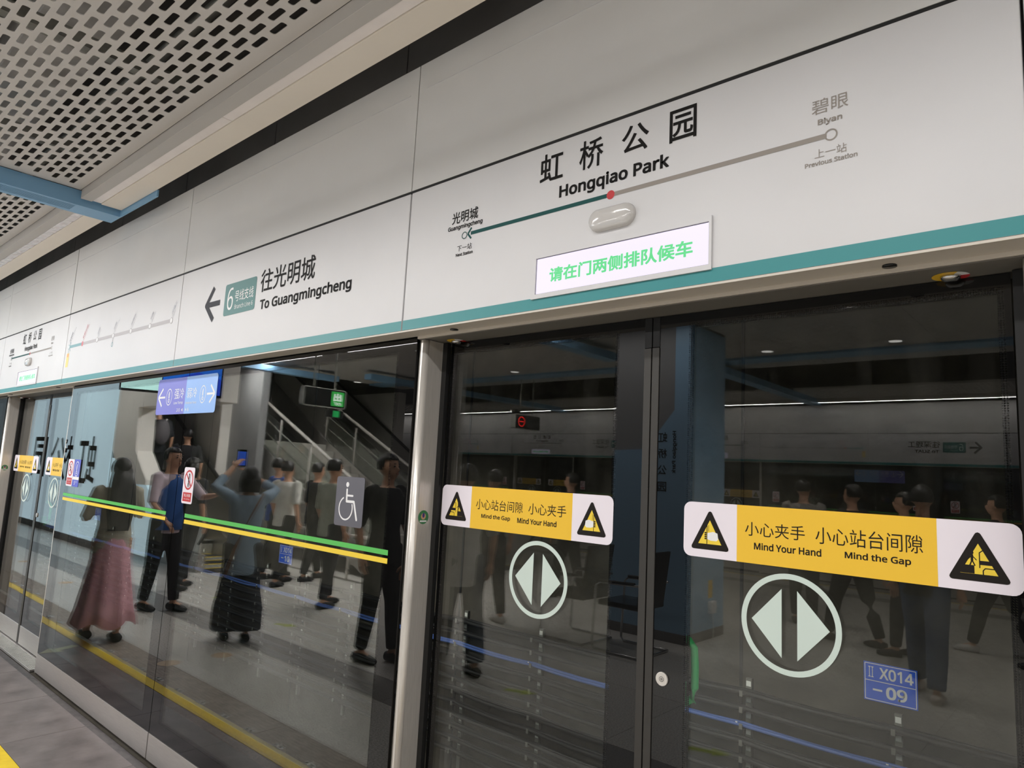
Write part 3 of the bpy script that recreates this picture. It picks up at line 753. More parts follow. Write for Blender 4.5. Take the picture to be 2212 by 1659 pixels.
# floor channel in front of the screens
# ------------------------------------------------------------------ opposite side (seen reflected in the glass)
FO = -9.915
def O(x): return x    # element centres given in world x; rotated half a turn, so local x = -(X - centre)
OC = [0.62, -6.39, -11.04, -17.1]
oseams = [-(x - 0) for x in (13, 10, 7, 4, .60 + .96, -1.36, -3.42, -5.42, -7.36, -8.05, -10.08, -12.0, -13.2, -15.2, -17.2, -19)]
ho = header_shell(0, PI, -12, 19, FO, 'wall_header_opposite', [a for a in oseams] )
ho['label'] = 'casing with grey upper boards above the opposite glass doors'
for c in (-6.39, -11.04, .62): door_soffit(ho, -c)
station_sign(-6.39, PI, 'station name panel across the platform beside the blue pillar', FO)
station_sign(-11.06, PI, 'station name panel across the platform, second from the blue pillar', FO)
station_sign(.62, PI, 'station name panel across the platform, nearest the right end', FO)
direction_sign(-1.36, PI, -.0, 2.06, 'To SUAT direction panel across the platform, nearer one', FO, None, ('往深理工', 'To SUAT'))
direction_sign(-8.05, PI, 0, 2.03, 'To SUAT direction panel across the platform, farther one', FO, None, ('往深理工', 'To SUAT'))
map_sign(-3.42, PI, 0, 1.985, 'route map panel across the platform, nearer one', FO)
map_sign(-13.2, PI, 0, 2.0, 'route map panel across the platform, farther one', FO)
for a, b, n in ((0, .69, 'narrow'), ):
    sign_base(-7.36, PI, a, b, 'narrow plain fascia panel across the platform', FO)
sign_base(-12.04, PI, 0, 1.16, 'plain fascia panel across the platform beyond the far station name', FO)
sign_base(-15.21, PI, 0, 3.6, 'long plain fascia panel across the platform at the far end', FO)
for c, n in ((-6.39, 'beside the blue pillar'), (-11.04, 'second from the blue pillar'), (.62, 'at the right end')):
    leaf(c, PI, -1, 'left sliding leaf of the opposite doors ' + n, FO); leaf(c, PI, 1, 'right sliding leaf of the opposite doors ' + n, FO)
    post(c, PI, -1, 'left steel post of the opposite doors ' + n, FO); post(c, PI, 1, 'right steel post of the opposite doors ' + n, FO)
for x1, x0, n in ((-.37, -2.40, 'nearest the right end'), (-2.41, -5.40, 'with blue temperature sign'), (-7.38, -10.05, 'between the opposite doors'), (-12.03, -15.2, 'past the far opposite doors'), (-15.21, -19, 'at the far end')):
    q = fixed_pane(x1, PI, 0, x1 - x0, 'opposite fixed glass screen ' + n, FO); stripes(q, .12, x1 - x0 - .12)
    prohibit_sticker(q, .2, .334) ; prohibit_sticker(q, x1 - x0 - .35, x1 - x0 - .216)
    if 'blue' in n: temp_sign(q, .45, .86, 1.27, z0=1.86, z1=2.08)
sign_base(-.35, PI, 0, 1.0, 'plain fascia panel across the platform right of the SUAT panel', FO)
sign_base(13, PI, 0, 11.39, 'long plain fascia panel across the platform behind the camera', FO)
# ================================================================== floor
XA, XB = -20.0, 12.0
fl = struct(MB().box(XA, XB, -9.99, 1.72, -.30, -.021).build('floor', M_grout), 'platform floor of grey granite tiles with a yellow line')
def tiles(y0, y1, px, m, name, xo=-4.07):
    me = {}
    k0 = int(math.floor((XA - xo) / px)) + 1; k1 = int((XB - xo) / px)
    base = MB().box(0.0015, px - .0015, 0.0015, (y1 - y0) - .0015, -.02, 0).mesh(name); base.materials.append(m)
    for k in range(k0, k1):
        o = bpy.data.objects.new(name, base); COL.objects.link(o); o.location = (xo + k * px, y0, 0); o.parent = fl
tiles(1.228, 1.662, .75, M_tileD, 'slate_tile')
tiles(.885, 1.143, .75, M_tileB, 'brown_tile')
tiles(.15, .885, 1.5, M_tileG, 'granite_tile'); tiles(-.23, .15, 1.5, M_tileK, 'dark_band_tile')
for i in range(6): tiles(-1.35 - i * 1.12, -.23 - i * 1.12, 1.5, M_tileG, 'granite_tile')
tiles(-8.40, -6.95, 1.5, M_tileG, 'granite_tile'); tiles(-8.78, -8.40, 1.5, M_tileK, 'dark_band_tile')
tiles(-9.41, -8.78, 1.5, M_tileG, 'granite_tile'); tiles(-9.93, -9.49, .75, M_tileD, 'slate_tile')
MB().box(XA, XB, 1.145, 1.226, -.02, .0008).build('yellow_line', M_yline, fl)
MB().box(XA, XB, -9.488, -9.412, -.02, .0008).build('yellow_line', M_yline, fl)
MB().box(XA, XB, 1.6635, 1.688, -.02, -.004).box(XA, XB, 1.688, 1.716, -.02, -.010).build('drain_channel', mat('channel_metal', (92, 88, 88), .45, .5, noise=.3, nscale=20), fl)
stud = MB(); ng = 14
for cx in (0, .052):
    for i in range(ng):
        a, b = 2 * PI * i / ng, 2 * PI * (i + 1) / ng
        for (r0, r1, z0, z1) in ((.024, .019, 0, .006), (.019, .010, .006, .006)):
            stud.add([(cx + r0 * math.cos(a), r0 * math.sin(a), z0), (cx + r0 * math.cos(b), r0 * math.sin(b), z0), (cx + r1 * math.cos(b), r1 * math.sin(b), z1), (cx + r1 * math.cos(a), r1 * math.sin(a), z1)], [(0, 1, 2, 3)])
sm = stud.mesh('tactile_stud'); sm.materials.append(M_studm)
for k in range(62):
    o = bpy.data.objects.new('tactile_stud', sm); COL.objects.link(o); o.location = (-18 + k * .3375, 1.103, .0002); o.parent = fl
# floor stickers
M_disc = mat('floor_sticker_tan', (206, 180, 150), .5, noise=.2, nscale=30); M_arrf = mat('floor_arrow_green', (176, 188, 84), .5)
def floor_disc(x, y, lab, r=.085):
    o = MB().prism([(r * math.cos(2 * PI * i / 28), r * math.sin(2 * PI * i / 28)) for i in range(28)], .0002, .001, 'z').build('floor_sticker', M_disc, loc=(x, y, 0))
    tag(o, lab, 'floor sticker', 'round tan stickers on the platform floor')
for i, (x, y) in enumerate(((-5.87, .88), (-10.2, .40), (-10.2, .70), (-5.85, .45), (-8.6, .62), (-12.4, .55))):
    floor_disc(x, y, 'round tan floor sticker, %s by the yellow line' % NTH[i])
def floor_arrow(x, y, rz, lab, m, k=1.0):
    o = MB().prism([(-.14 * k, -.03 * k), (0, -.03 * k), (0, -.07 * k), (.12 * k, 0), (0, .07 * k), (0, .03 * k), (-.14 * k, .03 * k)], .0002, .001, 'z').build('floor_arrow', m, loc=(x, y, 0), rz=rz)
    tag(o, lab, 'floor arrow', 'arrows on the platform floor')
for i_, (x, y) in enumerate(((-6.54, -.57), (-3.55, -.58), (-2.01, -.61), (-8.2, -.7), (-.6, -.6))):
    floor_arrow(x, y, -.4, 'small green floor arrow on the granite, ' + ['beside the blue vest man', 'left of the black chairs', 'under the right door arrow', 'nearest the portal', 'at the right end'][i_], M_arrf)
floor_arrow(-6.80, 1.42, 1.2, 'pale arrow on the slate strip by the far doors', mat('arrow_pale', (200, 204, 170), .5), 1.25)

# ================================================================== ceiling
cl = struct(MB().box(XA, XB, -10.4, 1.9, 4.30, 4.36).build('ceiling', M_void), 'dark void slab above the perforated ceiling')
def perforated(x0, x1, y0, y1, z=3.36, px=.1457, py=.0487, hl=.100, hw=.0280, flip=False):
    """sheet with real rounded slots, staggered rows"""
    mb = MB(); nseg = 4; m_ = .055
    hole = []
    rr = .0095
    for (cx, cy, a) in ((hl / 2 - rr, -hw / 2 + rr, -PI / 2), (hl / 2 - rr, hw / 2 - rr, 0), (-hl / 2 + rr, hw / 2 - rr, PI / 2), (-hl / 2 + rr, -hw / 2 + rr, PI)):
        for i in range(nseg):
            t_ = a + PI / 2 * i / (nseg - 1); hole.append((cx + rr * math.cos(t_), cy + rr * math.sin(t_)))
    n = len(hole)
    rows = int((y1 - y0 - 2 * m_) / py)
    yb = y1 - m_ - rows * py
    for r in range(rows):
        yc = y1 - m_ - (r + .5) * py
        off = (r % 2) * px / 2
        a = x0 + m_ + off; cnt = int((x1 - m_ - a) / px)
        # solid ends of the row
        e = a + cnt * px
        mb.add([(x0, yc - py / 2, z), (a, yc - py / 2, z), (a, yc + py / 2, z), (x0, yc + py / 2, z)], [(3, 2, 1, 0)])
        mb.add([(e, yc - py / 2, z), (x1, yc - py / 2, z), (x1, yc + py / 2, z), (e, yc + py / 2, z)], [(3, 2, 1, 0)])
        for k in range(cnt):
            cx = a + (k + .5) * px
            out = []
            for i, h in enumerate(hole):
                c = i // nseg; j = i % nseg
                cor = [(px / 2, -py / 2), (px / 2, py / 2), (-px / 2, py / 2), (-px / 2, -py / 2)][c]
                out.append(cor)
            v = [(cx + h[0], yc + h[1], z) for h in hole] + [(cx + h[0], yc + h[1], z + .003) for h in hole] + \
                [(cx + q[0], yc + q[1], z) for q in [(px / 2, -py / 2), (px / 2, py / 2), (-px / 2, py / 2), (-px / 2, -py / 2)]]
            f = []
            for i in range(n):
                j = (i + 1) % n; c = i // nseg; c2 = j // nseg
                if c == c2: f.append((i, j, 2 * n + c)[::1])
                else: f.append((i, j, 2 * n + c2, 2 * n + c))
                f.append((i, n + i, n + j, j))
            mb.add(v, f)
    mb.add([(x0, y1 - m_, z), (x1, y1 - m_, z), (x1, y1, z), (x0, y1, z)], [(3, 2, 1, 0)])
    mb.add([(x0, y0, z), (x1, y0, z), (x1, yb, z), (x0, yb, z)], [(3, 2, 1, 0)])
    mb.add([(x0, y1, z), (x1, y1, z), (x1, y1, z + .04), (x0, y1, z + .04)], [(0, 1, 2, 3)])
    return mb.build('perforated_panel', M_perf, cl)
perforated(-5.03, 1.10, .08, 1.297)
perforated(-11.2, -5.26, .08, 1.297)
perforated(-17.3, -11.4, .08, 1.297); perforated(1.32, 7.4, .08, 1.297)
perforated(-4.2, 2.0, -9.567, -8.35); perforated(-10.2, -4.5, -9.567, -8.35); perforated(-16.2, -10.4, -9.567, -8.35)

# light trough: grey cheek, unlit lens, cream ledge (near side) and lit lens (opposite side)
def trough(x0, x1, near, lab, grp):
    t = thing('light_trough', lab, 'ceiling light', (x0, 1.30 if near else -9.57, 3.30), 0, grp)
    s = 1 if near else -1
    def B(y0, y1, z0, z1, m, name, xa=0, xb=None):
        xb = (x1 - x0) if xb is None else xb
        a, b = sorted((s * y0, s * y1)); MB().box(xa, xb, a, b, z0, z1).build(name, m, t, bevel=.0015)
    B(0.0, .066, 0, .062, M_cgrey, 'side_casing'); B(.122, .247, 0, .062, M_cream, 'outer_ledge')
    L = x1 - x0; st = 1.82; n = int(math.ceil(L / st - .05))
    for i in range(n):
        B(.068, .120, .006, .03, M_lens if near else M_lenson, 'lens_cover', i * st + .002, min(L, (i + 1) * st) - .002)
    return t
trough(-5.02, 1.10, True, 'unlit linear ceiling light running from the blue beam to the top edge', 'linear lights above the near doors')
trough(-11.2, -5.27, True, 'linear ceiling light with crinkled film beyond the blue beam', 'linear lights above the near doors')
trough(-17.3, -11.4, True, 'farthest linear ceiling light above the near doors', 'linear lights above the near doors')
tf = [o for o in bpy.data.objects if o.name.startswith('light_trough') and 'crinkled' in o['label']][0]
mb = MB(); L = 5.9; n = 150   # crinkled protective film left on the lens
rnd = random.Random(3); zz = [rnd.uniform(-.004, .0025) for _ in range((n + 1) * 3)]
v = []
for i in range(n + 1):
    for j in range(3): v.append((.01 + L * i / n + rnd.uniform(-.012, .012), .068 + .026 * j, .002 + zz[i * 3 + j]))
f = []
for i in range(n):
    for j in range(2): f.append((i * 3 + j, i * 3 + j + 1, (i + 1) * 3 + j + 1, (i + 1) * 3 + j))
mb.add(v, f); mb.build('loose_film', mat('film_clear', (222, 214, 214), .12, coat=.5), tf)
for a, b in ((-17.1, -11.9), (-11.6, -6.4), (-6.1, -.9), (-.6, 4.6)):
    trough(a, b, False, 'lit linear ceiling light above the opposite doors, ' + {-17.1: 'farthest left', -11.9: '', -11.6: 'second from the far end', -6.1: 'behind the blue pillar', -.6: 'at the right end'}[a], 'linear lights above the opposite doors')

# blue beams across, with slotted air outlet
def blue_beam(x0, x1, y0, y1, lab, zb=3.262):
    t = thing('blue_ceiling_beam', lab, 'ceiling beam', (x0, y0, zb))
    w_ = x1 - x0; L = y1 - y0
    g0, g1 = L - 1.05, L - .27       # grille span along y
    gx0, gx1 = .045, w_ - .02
    mb = MB()
    mb.box(0, gx0, 0, L, 0, .10).box(gx1, w_, 0, L, 0, .10).box(gx0, gx1, 0, g0, 0, .10).box(gx0, gx1, g1, L, 0, .10)
    mb.build('beam_casing', M_blue, t)
    MB().box(gx0, gx1, g0, g1, .03, .10).build('outlet_back', M_black, t)
    n = 7
    for i in range(n):
        a = gx0 + (gx1 - gx0) * (i + .25) / n; MB().box(a, a + .009, g0, g1, .001, .006).build('outlet_slat', M_blue, t)
    return t
bb = blue_beam(-5.24, -5.05, -4.1, 1.56, 'blue ceiling beam with slotted air outlet crossing to the dark gap')
MB().box(.19, .81, 5.65, 5.661, 0, .043).build('edge_strip', M_blue, bb)
blue_beam(-11.38, -11.2, -4.1, 1.56, 'second blue ceiling beam farther along'); blue_beam(-4.4, -4.2, -9.82, -4.1, 'blue ceiling beam reaching the opposite doors'); blue_beam(1.12, 1.3, -4.1, 1.56, 'blue ceiling beam to the right of the camera')
blue_beam(-10.4, -10.2, -9.82, -4.1, 'farther blue ceiling beam reaching the opposite doors')
# middle ceiling: grey panels either side of a blue spine, open voids between
for k in range(-8, 8):
    x = k * 1.5
    MB().box(x + .003, x + 1.497, -5.38, -4.37 + 2.3, 3.43, 3.46).build('grey_ceiling_panel', M_cgrey, cl)
    MB().box(x + .003, x + 1.497, -6.31, -5.78, 3.43, 3.46).build('grey_ceiling_panel', M_cgrey, cl)
sp = struct(MB().box(-12, XB, -5.76, -5.40, 3.40, 3.47).build('trim_1', M_blue), 'blue spine strip along the middle of the ceiling')
# dark boards closing the gap over the near header
gp = struct(MB().box(XA, XB, 1.90, 1.95, 3.2, 4.3).build('wall_gap', M_dark), 'dark boards seen in the gap between ceiling and header')
for k in range(-17, 5):
    MB().box(k * 1.2 - .05 + .004, (k + 1) * 1.2 - .05 - .004, 1.885, 1.90, 3.2, 4.28).build('dark_board', M_dark, gp)
struct(MB().box(XA, XB, 1.678, 1.90, 3.255, 3.27).build('trim_2', M_dark), 'dark ledge on top of the near header')
struct(MB().box(XA, XB, -10.5, -10.4, 3.2, 4.3).build('wall_opposite_gap', M_dark), 'dark boards above the opposite header')
# ducts and pipes above the perforated sheets
def duct(x0, x1, y0, y1, z0, z1, lab):
    o = MB().box(x0, x1, y0, y1, z0, z1).build('air_duct', M_duct, bevel=.01); tag(o, lab, 'duct', 'ducts above the perforated ceiling')
duct(XA, XB, .70, 1.05, 3.75, 4.0, 'grey air duct above the perforated ceiling by the near doors')
duct(XA, XB, -.05, .35, 3.62, 3.95, 'wide grey air duct above the perforated ceiling')
for i, y in enumerate((1.2, .52, .45)):
    o = MB().tube([(XA, y, 3.7 + i * .08), (XB, y, 3.7 + i * .08)], .03, 10).build('ceiling_pipe', M_galv); tag(o, ['steel pipe', 'middle steel pipe', 'upper steel pipe'][i] + ' above the perforated ceiling', 'pipe', 'pipes above the ceiling')
for k in range(-9, 2):
    o = MB().box(-.03, .03, .05, 1.6, 3.5, 3.56).build('hanger_channel', M_galv, loc=(k * 1.3 + .4, 0, 0)); tag(o, 'galvanised hanger channel above the ceiling slots, %s from the far end' % NTH[k + 9], 'hanger channel', 'hanger channels above the ceiling')
# ceiling lamp fixtures (same places as the lights set above)
for i_, (x, y, z) in enumerate(LAMP_SPOTS):
    t = thing('linear_lamp', 'suspended linear lamp in the open ceiling void, %s from the far end' % NTH[i_], 'ceiling light', (x, y, z), 0, 'suspended linear lamps in the ceiling void')
    MB().box(-1.22, 1.22, -.07, .07, .012, .07).build('lamp_body', M_white, t)
    MB().box(-1.2, 1.2, -.06, .06, .004, .010).build('lamp_diffuser', mat('diffuser_lit', (255, 250, 244), .4, emit=2.0), t)
    for a in (-1, 1): MB().tube([(a, 0, .07), (a, 0, .855)], .003, 6).build('suspension_rod', M_galv, t)
for i_, (x, y, z) in enumerate(FLOOR_FILLS):  # bodies for the added floor fill
    t = thing('floor_fill_lamp', 'added flush fill lamp in the grey middle ceiling, %s from the escalators' % NTH[i_], 'ceiling light', (x, y, z), 0, 'added flush fill lamps in the middle ceiling')
    MB().box(-1.34, 1.34, -.085, .085, -.004, .004).build('lamp_frame', M_white, t)
    MB().box(-1.3, 1.3, -.07, .07, -.008, -.005).build('lamp_diffuser', mat('diffuser_lit', (255, 250, 244), .4, emit=2.0), t)
for (x, y) in ((-1.9, -5.1), (-3.4, -5.1), (-7.8, -5.1), (-12.0, -5.1), (-16, -5.1), (2.4, -5.1), (-1.9, -3.2), (-7.8, -3.2), (-12.0, -3.2)):
    t = thing('downlight', 'round downlight %s the pillar in the %s row of the grey ceiling' % ({-1.9: 'just right of', -3.4: 'above', -7.8: 'first left of', -12.0: 'second left of', -16: 'farthest left of', 2.4: 'far right of'}[x], 'opposite' if y < -4 else 'near'), 'ceiling light', (x, y, 3.43), 0, 'recessed downlights in the middle ceiling')
    MB().tube([(0, 0, -.004), (0, 0, .004)], .095, 28).build('trim_ring', M_white, t)
    MB().tube([(0, 0, -.0045), (0, 0, -.0042)], .072, 28).build('lamp_lens', M_lenson, t)

# ================================================================== tunnel behind the glass
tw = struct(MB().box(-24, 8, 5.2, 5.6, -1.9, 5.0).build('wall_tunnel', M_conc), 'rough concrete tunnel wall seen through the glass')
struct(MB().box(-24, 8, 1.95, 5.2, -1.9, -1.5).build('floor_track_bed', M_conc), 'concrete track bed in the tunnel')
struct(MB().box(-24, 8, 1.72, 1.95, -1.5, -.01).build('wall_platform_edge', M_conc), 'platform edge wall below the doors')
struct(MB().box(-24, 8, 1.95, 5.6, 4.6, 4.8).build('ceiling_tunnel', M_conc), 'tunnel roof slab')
for k in range(-7, 3):
    MB().box(k * 3.0 + .8 - .012, k * 3.0 + .8 + .012, 5.192, 5.2, -1.5, 4.5).build('wall_joint', M_black, tw)
for i, y in enumerate((2.75, 4.2)):
    t = thing('steel_rail', 'steel running rail ' + ('nearer the platform' if i == 0 else 'nearer the tunnel wall'), 'rail', (0, y, -1.5))
    MB().prism([(-.075, 0), (.075, 0), (.075, .02), (.01, .035), (.01, .13), (.036, .14), (.036, .172), (-.036, .172), (-.036, .14), (-.01, .13), (-.01, .035), (-.075, .02)], -24, 8, 'x').build('rail_profile', mat('rail_rust', (110, 82, 66), .5, .6, noise=.3, nscale=30), t)
    MB().box(-24, 8, -.034, .034, .172, .1735).build('running_surface', M_steel, t)
# cable brackets every metre
def bracket(x, lab):
    t = thing('cable_bracket', lab, 'cable bracket', (x, 5.2, 0), 0, 'cable brackets on the tunnel wall')
    MB().box(-.022, .022, -.03, 0, -1.25, .26).build('upright', mat('upright_dull', (112, 110, 104), .6), t)
    for i in range(12):
        z = .19 - i * .112
        MB().box(-.012, .012, -.17, -.03, z - .028, z - .020).box(-.012, .012, -.174, -.168, z - .028, z + .01).build('arm', mat('upright_dull', (112, 110, 104), .6), t)
        MB().box(-.017, .017, -.034, -.030, z + .016, z + .052).box(-.048, -.034, -.15, -.146, z - .012, z + .012).build('clip_plate', mat('clip_pale', (232, 232, 226), .5), t)
    return t
b0 = bracket(-5.07, 'cable bracket on the tunnel wall, third left of the 09 number plate')
for k in range(-14, 10):
    if k == 0: continue
    c = copy_tree(b0); c.location = (-5.07 + k * .98, 5.2, 0); n_ = 3 - k
    c['label'] = 'cable bracket on the tunnel wall, %s left of the 09 number plate' % NTH[n_ - 1] if n_ > 0 else 'cable bracket on the tunnel wall, %s right of the 09 number plate' % NTH[-n_]
rnd = random.Random(11)
def cable(z, r, yo, m, lab, grp):
    pts = []; n = 26 * 4; sag = [rnd.uniform(.004, .022) for _ in range(30)]
    for i in range(n + 1):
        x = -18.8 + i * .245; k = (x + 5.07) / .98; fr = k - math.floor(k)
        pts.append((x, 5.2 - yo + .004 * math.sin(x * 2.3 + z * 9), z - .02 + r - sag[int(math.floor(k)) % 30] * 4 * fr * (1 - fr)))
    o = MB().tube(pts, r, 6, caps=True).build('tunnel_cable', m); tag(o, lab, 'cable', grp)
for i in range(12):
    z = .19 - i * .112
    if i == 2:
        cable(z, .014, .145, M_cableb, 'blue tunnel cable nearest the glass on the third tier', 'blue cables on the tunnel wall')
        cable(z, .014, .095, M_cableb, 'blue tunnel cable nearest the wall on the third tier', 'blue cables on the tunnel wall')
    else:
        for j in range(2 if i % 3 else 3):
            cable(z, .019 if j == 0 else .015, .145 - j * .042, M_cable, 'black cable on the %s tier of the wall brackets, %s' % (NTH[i], ('outermost', 'behind the outermost', 'innermost')[j]), 'black cables on the tunnel wall')
# number plates on the tunnel wall
def plate(x0, x1, z0, z1, low, lab):
    t = thing('number_plate', lab, 'number plate', ((x0 + x1) / 2, 5.18, (z0 + z1) / 2)); w_, h_ = (x1 - x0) / 2, (z1 - z0) / 2
    MB().box(-w_, w_, 0, .004, -h_, h_).build('plate', M_sblue, t)
    MB().box(-.012, .012, .004, .02, h_ - .04, h_ - .01).box(-.012, .012, .004, .02, -h_ + .01, -h_ + .04).build('fixing', M_galv, t)
    a, b = w_ - .008, h_ - .008; mb = MB()
    mb.stroke([(-a, -b), (a, -b), (a, b), (-a, b)], .005, -.0006, 0, False, True); mb.stroke([(-a, 0.006), (a, .006)], .005, -.0006, 0, False)
    put_text(mb, 'II', -w_ * .82, -w_ * .62, h_ * .22, h_ * .78, -.0006)
    put_text(mb, 'X014', -w_ * .40, w_ * .86, h_ * .20, h_ * .80, -.0006, 0, .02)
    mb.stroke([(-w_ * .66, -h_ * .40), (-w_ * .30, -h_ * .40)], .012, -.0006, 0, False)
    put_text(mb, low, -w_ * .16, w_ * .62, -h_ * .76, -h_ * .12, -.0006, 0, .03)
    mb.build('lettering', M_white, t)
plate(-1.352, -1.038, .305, .547, '09', 'blue number plate ending 09 seen through the right door leaf')
plate(-8.738, -8.41, .305, .547, '10', 'blue number plate ending 10 seen just under the yellow stripe')
plate(-16.0, -15.67, .305, .547, '11', 'blue number plate ending 11 low behind the far glass screen')
for k in range(-4, 2):
    t = thing('tunnel_lamp', 'small tunnel lamp high on the tunnel wall, %s from the far end' % NTH[k + 4], 'lamp', (k * 6 + 1.5, 5.2, 3.3), 0, 'tunnel lamps')
    MB().box(-.3, .3, -.10, 0, -.03, .05).build('lamp_body', M_galv, t); MB().box(-.28, .28, -.09, -.01, -.045, -.031).build('lamp_lens', M_lens, t)


for i_, (x, y, z) in enumerate(FILL_SPOTS):  # bodies for the added round fill lights
    t = thing('added_fill_spot', 'added round fill spot in the perforated ceiling, %s from the blue beam' % NTH[i_], 'ceiling light', (x, y, z), 0, 'added fill spots in the perforated ceiling')
    MB().tube([(0, 0, -.004), (0, 0, .006)], .085, 24).build('trim_ring', M_white, t); MB().tube([(0, 0, -.0055), (0, 0, -.0042)], .065, 24).build('lamp_lens', M_lenson, t)
for k in range(-6, 3):  # bodies for the fill added behind the header
    t = thing('track_fill_lamp', 'added slim fill lamp on the track side of the door header, %s from the far end' % NTH[k + 6], 'lamp', (k * 3.0 + .5, 2.05, 2.45), 0, 'added track side fill lamps')
    MB().box(-.62, .62, -.145, .0, 0, .07).build('lamp_body', M_galv, t); MB().box(-.6, .6, -.05, .0, -.006, -.001).build('lamp_diffuser', M_lens, t)
# ================================================================== the platform the glass mirrors
struct(MB().box(XA - .1, XA, -10.5, 1.9, 0, 4.3).build('wall_far_end', M_wallg), 'grey wall closing the far end of the platform')
struct(MB().box(XB, XB + .1, -10.5, 1.9, 0, 4.3).build('wall_near_end', M_wallg), 'grey wall closing the near end of the platform')
gw = struct(MB().box(-19.99, -13.21, -1.2, -.96, .12, 3.36).build('wall_backlit', M_wallg), 'backlit pale blue glass wall with black calligraphy')
for k in range(6): MB().box(-13.21 - (k + 1) * 1.13 + .003, -13.21 - k * 1.13 - .003, -.96, -.94, .13, 3.35).build('glass_panel', M_wallb, gw)
MB().box(-19.99, -13.21, -.945, -.93, 0, .12).build('baseboard', M_dark, gw)
g = thing('wall_lettering', 'large black brush lettering of the park name on the blue glass wall', 'lettering', (-13.9, -.936, 1.35), PI)
for i, ch in enumerate('虹桥公园'):
    mb = MB(); put_text(mb, ch, i * 1.28, i * 1.28 + .98, -.25, .62, 0, 0, .012); o = mb.build('character', M_ybk, g)
# white escalator portal
pt = thing('escalator_portal', 'white angular escalator surround beside the blue glass wall', 'portal', (-12.3, -.95, 0))
q = lambda L: [(a + 12.3, b) for a, b in L]
MB().prism(q([(-13.2, 3.36), (-13.2, 1.74), (-12.93, 1.5), (-12.4, 1.2), (-11.6, 1.2), (-11.6, 1.28), (-12.17, 1.74), (-12.24, 2.46), (-9.4, 2.46), (-9.4, 3.36)][::-1]), -.28, 0).build('portal_frame', M_wallw, pt, bevel=.01)
MB().prism(q([(-13.2, .12), (-11.2, .12), (-11.2, .95), (-11.6, 1.2), (-12.4, 1.2), (-13.2, 1.6)]), -.25, -.02).build('lower_panel', M_wallb, pt)

def escalator(xs, y0, y1, lab, hi=-15.6, steel=M_steelh):
    t = thing('escalator', lab, 'escalator', (xs, (y0 + y1) / 2, 0), 0, 'escalators on the platform')
    w_ = (y1 - y0) / 2; L = xs - hi; s = math.tan(math.radians(30))
    Z = lambda d: max(0, d) * s          # d = distance up the slope measured along -x
    for sd in (-1, 1):
        a, b = sorted((sd * w_, sd * (w_ - .12)))
        MB().prism([(1.5, 0), (1.5, .25), (0.6, .30), (0, .32), (-L, Z(L) + .32), (-L, Z(L) - .6), (-1.2, 0)][::-1], a, b).build('side_cladding', steel, t)
        c = sd * (w_ - .06)
        MB().prism([(1.45, .26), (1.5, .80), (1.3, .90), (.1, .90), (-L, Z(L) + .90), (-L, Z(L) + .32), (0, .32), (.6, .30)], c - .012, c + .012).build('balustrade', steel if sd < 0 else M_steel, t)
        MB().tube([(1.42, c, .4), (1.56, c, .6), (1.52, c, .82), (1.35, c, .93), (.1, c, .93), (-L, c, Z(L) + .93)], .04, 10, flat=.7).build('handrail', M_rub, t)
    n = int(L / .405)
    for i in range(-4, n):
        x = -i * .405; z = max(0, i) * .405 * s
        st = MB().box(x - .405, x, -w_ + .13, w_ - .13, max(z - .05, 0) if i > 0 else 0, z + .008).box(x - .012, x, -w_ + .13, w_ - .13, max(0, z - .234), z).build('step', M_galv if i % 2 else M_steeld, t)
        MB().box(x - .40, x - .36, -w_ + .13, w_ - .13, z + .008, z + .011).build('yellow_edge', M_yline, st)
    return t
escalator(-11.75, -2.55, -1.28, 'escalator rising behind the white portal')
escalator(-9.8, -6.45, -5.15, 'stainless steel escalator rising beyond the glazed stair')
struct(MB().box(-16, -12.85, -2.85, -2.65, 0, 3.36).build('wall_between_escalator', M_wallw), 'white wall beside the first escalator')
col = struct(MB().box(-13.25, -11.78, -3.0, -2.86, 0, 3.43).build('wall_grey_column', M_wallg), 'grey clad column between escalator and stair')
o = MB().box(-.03, .03, 0, .012, 0, .34).build('orange_notice', mat('notice_orange', (206, 100, 40), .5), loc=(-12.9, -2.85, 1.62)); tag(o, 'narrow orange notice on the grey column', 'notice')
sw = struct(MB().box(-19, -12.5, -6.85, -6.65, 0, 3.43).build('wall_behind_escalator', M_wallw), 'white wall behind the stainless escalator')
for k in range(5): MB().box(-12.5 - k * 1.3 - 1.295, -12.5 - k * 1.3 - .005, -6.65, -6.63, 2.55, 3.42).build('wall_panel', M_wallw, sw)
# glazed stair
st = thing('stair', 'open stair with glass balustrade and steel rails', 'stair', (-8.2, -3.95, 0)); s = .464
for i in range(15):
    MB().box(-(i + 1) * .30 - .02, -i * .30, -.78, .78, 0 if i < 2 else i * .139 - .14, (i + 1) * .139).build('step', M_tileG, st)
for y in (.82, -.82):
    MB().prism([(0, 0), (0, .12), (-4.5, 4.5 * s + .22), (-4.5, 4.5 * s - .2), (-.4, 0)][::-1], y - .03, y + .03).build('stringer', M_steelh, st)
    MB().tube([(.25, y, .70), (.12, y, .95), (-4.5, y, .95 + 4.5 * s + .05)], .028, 10).build('handrail', M_steel, st)
    for r_ in (.42, .66): MB().tube([(0, y - .05, r_), (-4.5, y - .05, r_ + 4.5 * s)], .014, 8).build('lower_rail', M_steel, st)
    for i in range(5):
        x = -.1 - i * 1.05; MB().tube([(x, y, .1 - x * s), (x, y, .93 - x * s)], .018, 8).build('baluster', M_steel, st)
        if i < 4: MB().prism([(x - .05, .2 + (-x + .05) * s), (x - .05, .86 + (-x + .05) * s), (x - 1.0, .86 + (-x + 1.0) * s), (x - 1.0, .2 + (-x + 1.0) * s)], y + .02, y + .03).build('glass_panel', M_glass, st)
